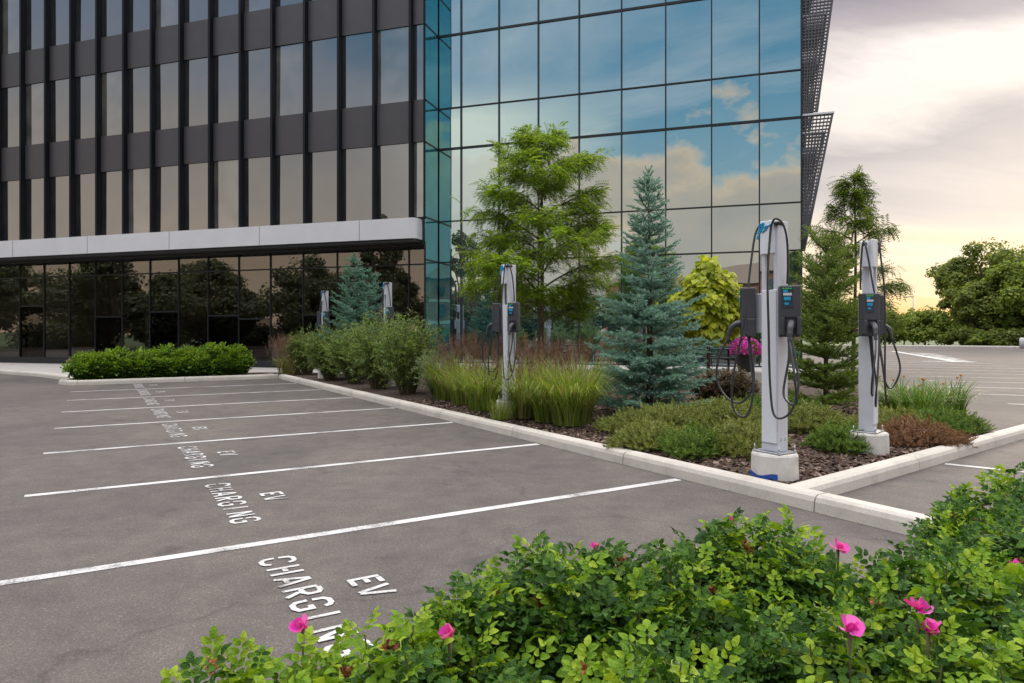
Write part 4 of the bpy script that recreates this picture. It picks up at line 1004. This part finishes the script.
broad_tree('locust_tree', (540 - 512) / F * 15.8, 15.8, 0.3, 6.0, 1.8, 1.50, 36, M['locust'], FR, 6800, 1.35, 'fresh green feathery leaved tree before the corner of the glass block', 'tree', shape=lambda f: 0.98 * (1 - f) ** 0.62 * (0.75 + .5 * min(1, f * 5)) + 0.12)
cf = gp(826, 410, 0.3)
conifer('green_conifer', cf[0], cf[1], 0.25, 2.9, lambda f: 0.28 + .62 * (1 - f) ** 0.5 * rng.uniform(.7, 1.25), 15, 9, M['hemlock'], TWS, 1.4, 'dense low green conifer between the two nearest charging posts', 'conifer', up=0.28, step=0.085, gap=.18, droop=.15)
FR2 = frond(6, 0.20, 0.06, 0.022, 0.08)
broad_tree('airy_tree', (852 - 512) / F * 15.6, 15.6, 0.3, 4.95, 1.5, .86, 24, M['hemlock'], FR2, 2900, 1.25, 'slender airy tree rising behind the farther corner charging post', 'tree', shape=lambda f: (.55 + .5 * (1 - f) ** .6) * (1 - f ** 4) + .05, trunk_r=.045, droop=.9)
HL = heart_leaf(0.135)
# golden tree: layered heart leaves
def golden(x, y, z0, label):
    t = empty('golden_tree', (x, y, z0), 0, label, 'tree')
    mb = MB(); mb.tube([(0, 0, 0), (.02, 0, .9), (0, .02, 2.6)], [.05, .045, .015], 8); mb.build('trunk', M['bark'], t)
    n = 3000; v = rand_dir(n); rr = rng.uniform(.45, 1, n) ** .5
    lump = 1 + 0.16 * np.sin(v[:, 0] * 7 + 2) * np.sin(v[:, 2] * 8 + 1) + .1 * np.sin(v[:, 1] * 9)
    wz = np.where(v[:, 2] > 0, 1.15, 0.95)
    T = np.stack([v[:, 0] * 1.06 * rr * lump * (1 - .35 * np.maximum(v[:, 2], 0)), v[:, 1] * .88 * rr * lump, 1.85 + v[:, 2] * .98 * wz * rr * lump], -1)
    w = unit(v * [1, 1, .4] + [0, 0, -.9] + rng.normal(0, .3, (n, 3))); nr = unit(v + [0, 0, .5] + rng.normal(0, .25, (n, 3)))
    scatter('crown', HL[0], HL[1], frames(w, nr, rng.uniform(.75, 1.35, n)), T, M['golden'], t)
golden((708 - 512) / F * 17.2, 17.2, 0.45, 'bright yellow green tree with large heart shaped leaves behind the blue spruce')

WL = simple_leaf(0.07, 0.017)
def stem_shrub(name, x, y, z0, r, h, ns, nl, mat, label, cat, group, tmpl=WL, ls=1.0, spread=0.8):
    t = empty(name, (x, y, z0), 0, label, cat, group)
    mb = MB(); T = []; Fw = []
    for k in range(ns):
        a = rng.uniform(0, 6.283); q = math.sqrt(rng.uniform()); e = np.array([math.cos(a) * r * q, math.sin(a) * r * q, h * rng.uniform(.62, 1.05) * (1 - .28 * q * q)])
        b = e * [.25, .25, 0]; m = (b + e) / 2 + np.array([0, 0, h * .06]) ; pts = [b, m, e]; mb.tube(pts, [.009, .006, .002], 4, cap=False)
        f = rng.uniform(.12, 1.0, nl)[:, None]; p = (1 - f) ** 2 * b + 2 * f * (1 - f) * m + f * f * e
        az = rng.uniform(0, 6.283, nl); up = rng.normal(.55, .35, nl); w = unit(np.stack([np.cos(az), np.sin(az), up], -1)); T.append(p + w * .02); Fw.append(w)
        if q > .2:      # side shoots
            for s_ in range(4):
                g = rng.uniform(.2, .8); p0 = (1 - g) ** 2 * b + 2 * g * (1 - g) * m + g * g * e; dv = unit(np.array([math.cos(a), math.sin(a), .7]) + rng.normal(0, .5, 3)) * rng.uniform(.12, .3) * h
                f = rng.uniform(.1, 1, nl // 3)[:, None]; w = unit(dv + rng.normal(0, .5 * np.linalg.norm(dv), (nl // 3, 3))); T.append(p0 + dv * f); Fw.append(w)
    mb.build('stems', M['twig'], t)
    T = np.concatenate(T); Fw = np.concatenate(Fw); n = len(T)
    scatter('foliage', tmpl[0], tmpl[1], frames(Fw, np.array([0, 0, 1.0]) + rng.normal(0, .5, (n, 3)), ls * rng.uniform(.7, 1.3, n)), T, mat, t)
    return t
WG = 'willow bushes along the charging bay kerb'
def at_px(px, py, z): return gp(px, py, z)
def on_line(px, b):
    k = (px - 512) / F; p = pk(0, b); t = (k * p[1] - p[0]) / (d_[0] - k * d_[1]); return pk(t, b)
for px, b, r, h, lb in ((308, .95, .62, 1.75, 'grey green willow bush, farthest of the row behind the kerb'),
                         (330, .80, .70, 1.85, 'grey green willow bush, second farthest of the row behind the kerb'),
                         (354, .95, .72, 1.85, 'grey green willow bush in the middle of the row behind the kerb'),
                         (379, .90, .76, 2.10, 'tall grey green willow bush below the nearer charging post behind the row'),
                         (407, .92, .72, 2.05, 'grey green willow bush next to the pale silvery shrub')):
    x, y = on_line(px, b)
    stem_shrub('willow_bush', x, y, .14, r, h, 105, 66, M['willow'], lb, 'bush', WG, ls=1.25)
x, y = on_line(437, 1.1); stem_shrub('sage_bush', x, y, .2, .48, 1.12, 40, 46, M['silver'], 'pale silvery shrub between the willow bushes and the grasses', 'bush', None)

def blade_tmpl(bend, L_=1.0, W=0.016, seg=6, tip=0.15):
    V = []; Fs = []
    for i in range(seg + 1):
        f = i / seg; a = bend * f * f; y = L_ * (f - 0.25 * a * f) * math.sin(min(1.4, .18 + a)) ; z = L_ * f * math.cos(min(2.4, .10 + a * .75))
        w = W * (1 - f) ** .6 * .5 + W * .04
        V += [(-w, y, z), (w, y, z)]
        if i: Fs.append((2 * i - 2, 2 * i - 1, 2 * i + 1, 2 * i))
    return np.array(V), np.array(Fs)
BL = [blade_tmpl(b) for b in (0.35, 0.8, 1.25)]
def zrot(a, s, tilt=0.0):
    n = len(a); c, sn = np.cos(a), np.sin(a); Rm = np.zeros((n, 3, 3)); Rm[:, 0, 0] = c; Rm[:, 0, 1] = -sn; Rm[:, 1, 0] = sn; Rm[:, 1, 1] = c; Rm[:, 2, 2] = 1
    return Rm * s[:, None, None]
def plume_tmpl():
    V = [(-.002, 0, 0), (.002, 0, 0), (.002, .07, .72), (-.002, .07, .72)]; Fs = [(0, 1, 2, 3)]
    r = np.random.default_rng(2)
    for k in range(26):
        z = .68 + .32 * k / 26; y = .065 + .05 * (z - .68); a = r.uniform(0, 6.28); l = .05 * (1.1 - .7 * k / 26); b = len(V)
        V += [(0, y, z), (.004, y, z + .006), (math.cos(a) * l * .6, y + math.sin(a) * l * .6, z + l), (math.cos(a) * l * .6 - .004, y + math.sin(a) * l * .6, z + l * .9)]; Fs.append((b, b + 1, b + 2, b + 3))
    return np.array(V), np.array(Fs)
PLM = plume_tmpl()
def grass_clump(x, y, z0, r, h, n, npl, hpl, label, mat=None, plmat=None, straw=0.2, name='ornamental_grass', cat='ornamental grass', group='clumps of ornamental grass', wide=1.0):
    t = empty(name, (x, y, z0), 0, label, cat, group)
    Vs = []
    for bi, (tv, tf) in enumerate(BL):
        m = n // 3; a = rng.uniform(0, 6.283, m); q = r * np.sqrt(rng.uniform(0, 1, m)); T = np.stack([np.cos(a) * q, np.sin(a) * q, np.zeros(m)], -1)
        dirn = a - math.pi / 2 + rng.normal(0, .7, m)
        o = scatter('blades', tv * [wide, 1, 1], tf, zrot(dirn, h * rng.uniform(.6, 1.2, m)), T, [mat or M['grass'], M['straw']], t, (rng.uniform(size=m) < straw).astype(int))
        Vs.append(o)
    # blades are one look: join the three bends into one part
    bm = bmesh.new()
    for o in Vs: bm.from_mesh(o.data)
    me = Vs[0].data; bm.to_mesh(me); bm.free()
    for o in Vs[1:]: m_ = o.data; bpy.data.objects.remove(o); bpy.data.meshes.remove(m_)
    if npl:
        a = rng.uniform(0, 6.283, npl); q = r * 1.2 * np.sqrt(rng.uniform(0, 1, npl)); T = np.stack([np.cos(a) * q, np.sin(a) * q, np.zeros(npl)], -1)
        Rm = zrot(a - math.pi / 2 + rng.normal(0, .5, npl), hpl * rng.uniform(.75, 1.1, npl))
        for i in range(npl):
            tl = rng.normal(.12, .1); Rm[i] = Rm[i] @ np.array(Matrix.Rotation(-tl, 3, 'X'))
        scatter('plumes', PLM[0], PLM[1], Rm, T, plmat or M['plume'], t)
    return t
GR = [(447, 399, .26, .80, 420, 70, 1.22, 'green grass clump beside the pale silvery shrub'),
      (484, 410, .28, .80, 420, 70, 1.18, 'green grass clump just left of the charging post in the grasses'),
      (527, 417, .28, .80, 480, 60, 1.15, 'green grass clump just right of the charging post in the grasses'),
      (572, 424, .30, .84, 620, 30, 1.12, 'largest and nearest grass clump beside the tall blue spruce'),
      (501, 419, .18, .34, 200, 8, 1.0, 'short green grass clump at the kerb before the middle post footing'),
      (463, 404, .24, .74, 340, 40, 1.15, 'small green grass clump squeezed between the two left of the middle post'),
      (551, 421, .26, .72, 400, 20, 1.1, 'low green grass clump touching the largest clump on its left'),
      (549, 411, .24, .78, 420, 60, 1.18, 'green grass clump between the largest clump and the charging post')]
for px, py, r, h, n, npl, hp, lb in GR:
    x, y = gp(px, py, .15); grass_clump(x, y, .15, r, h * 1.22, int(n * 1.25), npl // 2, hp * .97, lb)
RGc = [(462, 10.2 + 5.6, 1.42, 'reddish feathery grass clump behind the sage shrub'), (492, 15.0, 1.40, 'reddish feathery grass clump left behind the middle charging post'), (530, 14.2, 1.36, 'reddish feathery grass clump right behind the middle charging post'), (562, 13.9, 1.34, 'reddish feathery grass clump behind the green clumps'), (592, 13.4, 1.30, 'reddish feathery grass clump touching the tall blue spruce'), (511, 15.9, 1.36, 'reddish feathery grass clump under the leafy tree')]
for px, Y, hp, lb in RGc:
    grass_clump((px - 512) / F * Y, Y,   .26, .32, .80, 300, 110, hp * .93, lb, straw=.5)
x, y = gp(291, 374, .14); grass_clump(x, y, .12, .42, .8, 380, 200, 1.38, 'reddish grass clump at the far end of the kerb near the hedge', straw=.4)

JT = needle_twig(0.16, 0.045, 0.012, 26, 0.2, 8)
def mound(name, px, py, z, rx, ry, h, n, mat, label, cat, group=None, ts=1.0, upb=0.5, tmpl=JT):
    x, y = gp(px, py, z); t = empty(name, (x, y, float(bz(x, y)) - 0.02), 0, label, cat, group)
    a = rng.uniform(0, 6.283, n); q = np.sqrt(rng.uniform(0, 1, n)); hz = h * .8 * (1 - q ** 2.2) * rng.uniform(.45, 1.05, n) + .03
    lump = 1 + .18 * np.sin(a * 3 + px) + .10 * np.sin(a * 7 + py)
    T = np.stack([np.cos(a) * q * rx * lump, np.sin(a) * q * ry * lump, hz], -1)
    w = unit(np.stack([np.cos(a) * (.35 + q), np.sin(a) * (.35 + q), upb + rng.normal(0, .25, n)], -1) + rng.normal(0, .3, (n, 3)))
    scatter('foliage', tmpl[0], tmpl[1], frames(w, np.array([0, 0, 1.0]) + rng.normal(0, .3, (n, 3)), ts * rng.uniform(.7, 1.25, n)), T, mat, t)
    mb = MB()
    for k in range(14):
        b = 6.283 * k / 14; e = np.array([math.cos(b) * rx * .75, math.sin(b) * ry * .75, h * .5]); mb.tube([(0, 0, .02), e * [.5, .5, .8], e], [.012, .008, .004], 4, cap=False)
    mb.build('stems', M['bark'], t); return t
JG = 'spreading junipers on the bark mulch'
mound('juniper', 650, 441, .2, .42, .36, .26, 900, M['juniper'], 'low olive juniper nearest the long kerb, before the tall blue spruce', 'juniper', JG)
mound('juniper', 664, 428, .2, .80, .45, .32, 1200, M['juniper'], 'wide olive juniper at the foot of the tall blue spruce', 'juniper', JG)
mound('dwarf_pine', 692, 449, .2, .26, .26, .28, 620, M['juniper2'], 'small dark green round conifer mound among the junipers', 'dwarf conifer', None)
mound('juniper', 742, 447, .2, .42, .40, .33, 850, M['juniper'], 'bushy yellow green juniper just left of the nearest charging post', 'juniper', JG)
mound('juniper', 722, 426, .22, .65, .5, .34, 1000, M['juniper'], 'olive juniper behind the bushy one left of the nearest post', 'juniper', JG)
mound('juniper', 808, 428, .22, .50, .45, .30, 900, M['juniper'], 'olive juniper between the two nearest charging posts', 'juniper', JG)
mound('dwarf_pine', 842, 446, .18, .27, .25, .28, 620, M['juniper2'], 'small bright green conifer mound left of the farther corner post footing', 'dwarf conifer', None)
mound('russet_shrub', 914, 437, .2, .48, .36, .24, 900, M['russet'], 'low russet brown shrub right of the farther corner post', 'shrub', None)
mound('juniper', 938, 425, .22, .48, .45, .30, 900, M['juniper2'], 'green juniper at the right end of the island behind the russet shrub', 'juniper', JG)
mound('juniper', 890, 424, .25, .5, .45, .30, 800, M['juniper'], 'olive juniper behind the farther corner charging post', 'juniper', JG)
mound('juniper', 775, 414, .3, .7, .55, .32, 900, M['juniper2'], 'green juniper under the loose conifer, behind the nearest post', 'juniper', JG)
for px, lb in ((712, 'burgundy tinged clipped shrub nearest the tall blue spruce'), (735, 'burgundy tinged clipped shrub nearest the flower planter')):
    x, y = gp(px, 402, .3); rose_bush(x, y, .25, .42, .62, 150, lb, 'shrub', 'burgundy clipped shrubs', CMP_S, 0.0, .9, hips=0, name='clipped_shrub', nlow=3)
    for o in COL.objects:
        pass
def recolour(o, mat):
    for c in o.children:
        if c.name.startswith('foliage'): c.data.materials[0] = mat; c.data.materials[1] = mat
for o in list(COL.objects):
    if o.name.startswith('clipped_shrub'): recolour(o, M['burgundy'])
    if o.name.startswith('hedge_shrub'):
        for c in o.children:
            if c.name.startswith('foliage'): c.data.materials[0] = M['hedge']
# day lilies
LB = [blade_tmpl(b, 1.0, 0.03) for b in (0.5, 0.9, 1.3)]
def lily(px, py, lb, nfl=6):
    x, y = gp(px, py, .25); BLs = BL[:]; 
    for i in range(3): BL[i] = LB[i]
    t = grass_clump(x, y, .2, .30, .62, 330, 0, 0, lb, M['lily'], straw=.03, name='day_lily', cat='day lily', group='day lilies at the island edge')
    for i in range(3): BL[i] = BLs[i]
    for k in range(nfl):
        a = rng.uniform(0, 6.28); p = np.array([math.cos(a) * .35, math.sin(a) * .35, .55 + rng.uniform(-.1, .12)]); q = MB(); q.tube([(p[0] * .3, p[1] * .3, 0), p], .004, 5); q.build('flower_stalk', M['twig'], t)
        n = 6; w = unit(np.stack([np.cos(np.arange(n) * 1.047), np.sin(np.arange(n) * 1.047), np.full(n, .9)], -1)); scatter('flower', PET, PETF, frames(w, np.tile([0, 0, 1.0], (n, 1)) + w * -.3, np.full(n, .042)), np.tile(p, (n, 1)), M['orange'], t)
lily(918, 416, 'day lily clump with peach blooms right of the farther corner post', 4)
lily(944, 411, 'day lily clump closest to the far car park', 3)
lily(898, 410, 'day lily clump behind the cables of the farther corner post', 2)

# ------------------------------------------------------------------ patio furniture
def picnic_table(x, y, z, rz):
    t = empty('picnic_table', (x, y, z), rz, 'black metal picnic table with attached benches on the patio', 'picnic table')
    m = M['blacksteel']
    MB().rbox(-.72, .72, -.38, .38, .66, .70, .012, 2).build('table_top', m, t)
    for s in (-1, 1):
        MB().rbox(-.72, .72, s * .66 - .13, s * .66 + .13, .40, .435, .012, 2).build('bench', m, t)
        b = MB(); b.box(s * .5 - .03, s * .5 + .03, -.06, .0, 0, .66); b.box(s * .5 - .03, s * .5 + .03, .06, .12, 0, .66); b.box(s * .5 - .031, s * .5 + .031, -.70, .70, .34, .398); b.box(s * .5 - .029, s * .5 + .029, -.60, -.54, 0, .34); b.box(s * .5 - .029, s * .5 + .029, .54, .60, 0, .34)
        b.build('leg_frame', m, t)
tx = (712 - 512) / F * 21.7
picnic_table(tx, 21.7, .42, math.atan2(rb_[1], rb_[0]))
picnic_table(tx - 5.2, 23.2, .42, math.atan2(rb_[1], rb_[0]))
for o in COL.objects:
    if o.name == 'picnic_table.001': o['label'] = 'black picnic table hidden behind the tall spruce on the patio'
for o in COL.objects:
    if o.name.startswith('picnic_table'): o['group'] = 'picnic tables on the patio'
def planter(x, y, z, label, s=1.0, sd=3):
    t = empty('flower_planter', (x, y, z), 0, label, 'planter', 'planters of magenta petunias')
    mb = MB(); k = 20; V = []
    for zz, r in ((0, .22), (.04, .24), (.5, .32), (.56, .34), (.56, .30), (.48, .29)): V += [(r * s * math.cos(6.283 * i / k), r * s * math.sin(6.283 * i / k), zz * s) for i in range(k)]
    mb.add(V, [(a * k + i, a * k + (i + 1) % k, (a + 1) * k + (i + 1) % k, (a + 1) * k + i) for a in range(5) for i in range(k)] + [tuple(range(5 * k, 6 * k))]); mb.build('pot', M['pot'], t)
    n = 420; v = rand_dir(n); v[:, 2] = np.abs(v[:, 2]) * 1.0 - .15; rr = rng.uniform(.6, 1, n)[:, None]
    T = v * rr * [.48 * s, .48 * s, .46 * s] + [0, 0, .68 * s]
    scatter('leaves', *simple_leaf(.08, .04), frames(unit(v + rng.normal(0, .4, (n, 3))), rand_dir(n), np.full(n, s)), T * [.93, .93, .97], M['hemlock'], t)
    n = 300; v = rand_dir(n); v[:, 2] = np.abs(v[:, 2]) * 1.1 - .25; T = v * [.5 * s, .5 * s, .48 * s] + [0, 0, .70 * s]
    star = np.array([(0, 0, 0)] + [(math.cos(a) * (1 if i % 2 == 0 else .75), math.sin(a) * (1 if i % 2 == 0 else .75), .25) for i, a in enumerate(np.linspace(0, 6.283, 10, endpoint=False))]) * .05 * s
    Rm = frames(np.cross(v, rand_dir(n)), v + rng.normal(0, .2, (n, 3))); scatter('blooms', star, np.array([(0, i, i % 10 + 1) for i in range(1, 11)]), Rm, T, M['magenta'], t)
planter((746 - 512) / F * 20.8, 20.8, .42, 'dark planter overflowing with magenta petunias beside the picnic table', 0.95)
planter((415 - 512) / F * 22.5, 22.5, .34, 'small planter of magenta flowers glimpsed behind the willow bushes', .95)

# a meeting table seen dimly through the ground floor glass
def meeting_table(t_, o_, lb):
    p = Bp(t_, o_); t = empty('meeting_table', (p[0], p[1], .3), math.atan2(rb_[1], rb_[0]), lb, 'table', 'tables behind the ground floor glass')
    MB().rbox(-1.0, 1.0, -.4, .4, .72, .76, .01, 1).build('table_top', M['wood'], t)
    for sx in (-1, 1):
        for sy in (-1, 1): MB().box(sx * .9 - .03, sx * .9 + .03, sy * .33 - .03, sy * .33 + .03, 0, .72).build('leg', M['post'], t)
meeting_table(3.0, 2.4, 'pale table behind the glass near the left picture edge'); meeting_table(5.6, 2.2, 'pale table behind the glass above the left hedge end')

# ------------------------------------------------------------------ far trees and lamp
FL = (np.array([(0, -.5, 0), (.45, -.15, .08), (.3, .45, 0), (-.2, .55, .06), (-.48, .05, 0)]), np.array([(0, 1, 2, 3, 4)]))
def far_tree(name, x, y, H, rad, mat, label, cat, group, lobes=12, nleaf=3400, ls=.55, zc=None, lr=(.18, .36), z0=0.0, trunk=True, squash=1.0):
    t = empty(name, (x, y, z0), 0, label, cat, group)
    lo = []
    for k in range(lobes):
        v = rand_dir(1)[0]; f = rng.uniform(.35, .92)
        c = np.array([v[0] * rad * f, v[1] * rad * f, H * .56 + v[2] * H * .34]); lo.append((c, rad * rng.uniform(*lr)))
    lo.append((np.array([0, 0, H * .82]), rad * .4))
    if trunk:
        mb = MB(); mb.tube([(0, 0, 0), (.1, 0, H * .3), (0, .1, H * .75)], [H * .022, H * .017, H * .006], 8); mb.build('trunk', M['bark'], t)
        mb = MB()
        for c, r in lo: mb.tube([(0, 0, H * .22), c * [.5, .5, .75], c], [H * .01, H * .007, H * .003], 5, cap=False)
        mb.build('limbs', M['bark'], t)
    T = []; Nn = []
    for c, r in lo:
        m = nleaf // len(lo); v = rand_dir(m); v[:, 2] *= .8; rr = rng.uniform(.25, 1, m) ** .45
        T.append(c + v * (r * rr * (1 + .25 * np.sin(v[:, 0] * 6 + c[0]) * np.sin(v[:, 2] * 7)))[:, None]); Nn.append(unit(v + [0, 0, .6] + rng.normal(0, .45, (m, 3))))
    T = np.concatenate(T); Nn = np.concatenate(Nn); n = len(T); T[:, 2] = np.maximum(T[:, 2], .1)
    scatter('crown', FL[0], FL[1], frames(np.cross(Nn, rand_dir(n)), Nn, ls * rng.uniform(.55, 1.3, n)), T, mat, t)
    return t
FG = 'tall trees at the far edge of the car park'
for px, Y, H, rad, m, lb in ((992, 88, 14.8, 5.2, 'far', 'tallest dark green tree at the edge of the far car park'), (962, 92, 12.6, 4.6, 'far', 'rounded tree left of the tallest, against the pale sky'), (1022, 90, 14.4, 5.0, 'far', 'tall dark tree cut by the right picture edge'), (1010, 82, 10.2, 4.2, 'far2', 'lighter green tree in front of the tallest ones'), (1036, 80, 9.5, 4.0, 'far2', 'light green tree at the right picture edge, lower than its neighbours'), (975, 84, 8.2, 3.6, 'far', 'mid height tree below the rounded one'), (1060, 90, 14.5, 5.0, 'far', 'dark tree beyond the right picture edge')):
    far_tree('broadleaf_tree', (px - 512) / F * Y, Y, H, rad, M[m], lb, 'tree', FG, 34, 13000, .30)
BG = 'round bushes along the far car park edge'
for i, (px, Y, H, rad, m, lb) in enumerate(((904, 92, 4.2, 2.9, 'far', 'bush right of the corner post cables, left of the street lamp'), (925, 88, 4.6, 3.0, 'far2', 'olive bush under the street lamp'), (944, 86, 3.2, 2.4, 'far2', 'light low bush under the rounded tree'), (884, 94, 4.6, 3.2, 'far', 'bush seen between the corner post and its cables'), (962, 83, 2.0, 2.2, 'far', 'low bush below the mid height tree'), (982, 81, 1.6, 2.0, 'far2', 'lowest light bush at the lot edge'), (1003, 80, 1.6, 2.2, 'far', 'low dark bush at the lot edge by the light tree'), (1024, 79, 1.7, 2.2, 'far', 'low bush cut by the right picture edge'), (862, 95, 5.0, 3.4, 'far', 'bush behind the loose conifer left of the corner post'), (838, 96, 5.4, 3.6, 'far', 'bush behind the loose conifer'), (815, 97, 5.2, 3.6, 'far', 'bush behind the building corner'))):
    far_tree('roadside_bush', (px - 512) / F * Y, Y, H, rad, M[m], lb, 'bush', BG, 12, 4200, .28, trunk=True, lr=(.3, .5))
mb = MB(); x = (913 - 512) / F * 90
lp = empty('street_lamp', (x, 90, 0), 0, 'slim street lamp above the bushes at the far side of the car park', 'street lamp')
MB().tube([(0, 0, 0), (0, 0, 6.2)], [.11, .07], 8).build('pole', M['steel'], lp)
q = MB(); q.tube([(0, 0, 6.15), (-.15, 0, 6.35), (-.5, 0, 6.38)], .05, 6); q.rbox(-1.0, -.45, -.16, .16, 6.30, 6.42, .03, 1); q.build('lamp_head', M['steel'], lp)
kerb([(66, 60), (62, 68), (52, 79), (40, 86)], flip=-1, label='pale kerb below the trees of the far car park', seg_len=6, w=2.0)
bo = empty('bollard', ((1022 - 512) / F * 70, 70, 0), 0, 'white bollard at the right edge of the far car park', 'bollard'); q = MB(); q.tube([(0, 0, 0), (0, 0, 1.05), (0, 0, 1.12)], [.22, .22, .12], 10); q.build('post_body', M['white'], bo)

# ------------------------------------------------------------------ what stands behind the camera and shows in the glass
ht = empty('hotel', (-22, -84, 0), R(14), 'brick hotel with brown roof across the road, mirrored in the glass block', 'building')
MB().box(-34, 34, -9, 9, 0, 10.4).build('wall', M['brick'], ht)
q = MB(); q.box(-34.1, 34.1, 9.01, 9.12, 3.1, 3.6); q.box(-34.1, 34.1, 9.01, 9.12, 6.3, 6.8); q.box(-8, -2, 9.0, 9.3, 0, 10.3); q.box(16, 22, 9.0, 9.3, 0, 10.3); q.build('stone_band', M['cream'], ht)
ht.scale = (1, 1, 1.13)
q = MB(); q.add([(-35, -10, 10.4), (35, -10, 10.4), (35, 10, 10.4), (-35, 10, 10.4), (-29, -4, 13.6), (29, -4, 13.6), (29, 4, 13.6), (-29, 4, 13.6)], [(0, 1, 5, 4), (1, 2, 6, 5), (2, 3, 7, 6), (3, 0, 4, 7), (4, 5, 6, 7), (3, 2, 1, 0)]); q.build('roof', M['roofbrown'], ht)
for k in range(22):
    for z in (1.0, 4.2, 7.6):
        xx = -32 + 3.05 * k; q = MB(); q.box(xx - .7, xx + .7, 9.02 if not (-8.8 < xx < -1.2 or 15.2 < xx < 22.8) else 9.3, 9.36, z, z + 1.7); q.build('window', M['winDark'], ht)
TG = 'tall trees mirrored in the ground floor glass'
for i, (x, y, H, r) in enumerate(((-40, -6, 17.6, 3.6), (-35, -12.5, 16.4, 3.2), (-58, 4, 11.5, 4.8), (-52, -4, 13, 5.2), (-64, 12, 10, 4.5), (-50, -16, 12, 5), (-40, -30, 10, 4.5), (-72, 20, 12, 5), (-60, -20, 14, 5.5), (-46, 8, 7, 3.2), (-8, -50, 7, 4.4), (-14, -46, 7.5, 4.6), (-20, -40, 7.2, 4.6), (-25, -34, 7.8, 4.8), (-30, -28, 7.4, 4.6), (-35, -22, 8, 4.8), (-40, -16, 7.6, 4.6), (-44, -10, 8.2, 4.8), (-48, 14, 7.6, 4.6), (-28, -38, 6.5, 3.8), (-34, -46, 7.5, 4.2), (-22, -48, 6.2, 3.8), (-14, -52, 6, 3.6), (-55, 16, 11, 5), (-66, 0, 13, 5.5), (-48, -2, 9, 4.5), (-54, -10, 11, 5), (-78, 10, 12, 6), (-58, 26, 8, 4.5), (-68, 34, 8, 5))):
    H *= .85 if H > 9 else .9; far_tree('broadleaf_tree', x, y, H, r, M['fardark'], 'tall leafy tree standing behind the camera and mirrored in the glass', 'tree', TG, 26, 7500, .30)
for i in range(11):
    f = i / 10; far_tree('boundary_bush', -74 + 34 * f + rng.normal(0, 1), 30 - 62 * f + rng.normal(0, 1), 2.6 + .6 * math.sin(i * 2.1), 3.6, M['fardark'], 'dense boundary bush behind the camera, mirrored low in the glass', 'bush', 'boundary bushes mirrored in the glass', 9, 2600, .34, lr=(.35, .55))
cn = empty('station_canopy', (-62, 2, 0), R(60), 'white filling station canopy with red fascia mirrored in the ground floor glass', 'canopy')
MB().box(-9, 9, -4, 4, 3.9, 4.5).build('fascia', M['white'], cn); MB().box(-9.05, 9.05, -4.05, 4.05, 4.5, 4.95).build('red_band', M['red'], cn)
q = MB()
for sx in (-6, 6): q.box(sx - .2, sx + .2, -.2, .2, 0, 3.9)
q.build('column', M['post'], cn)
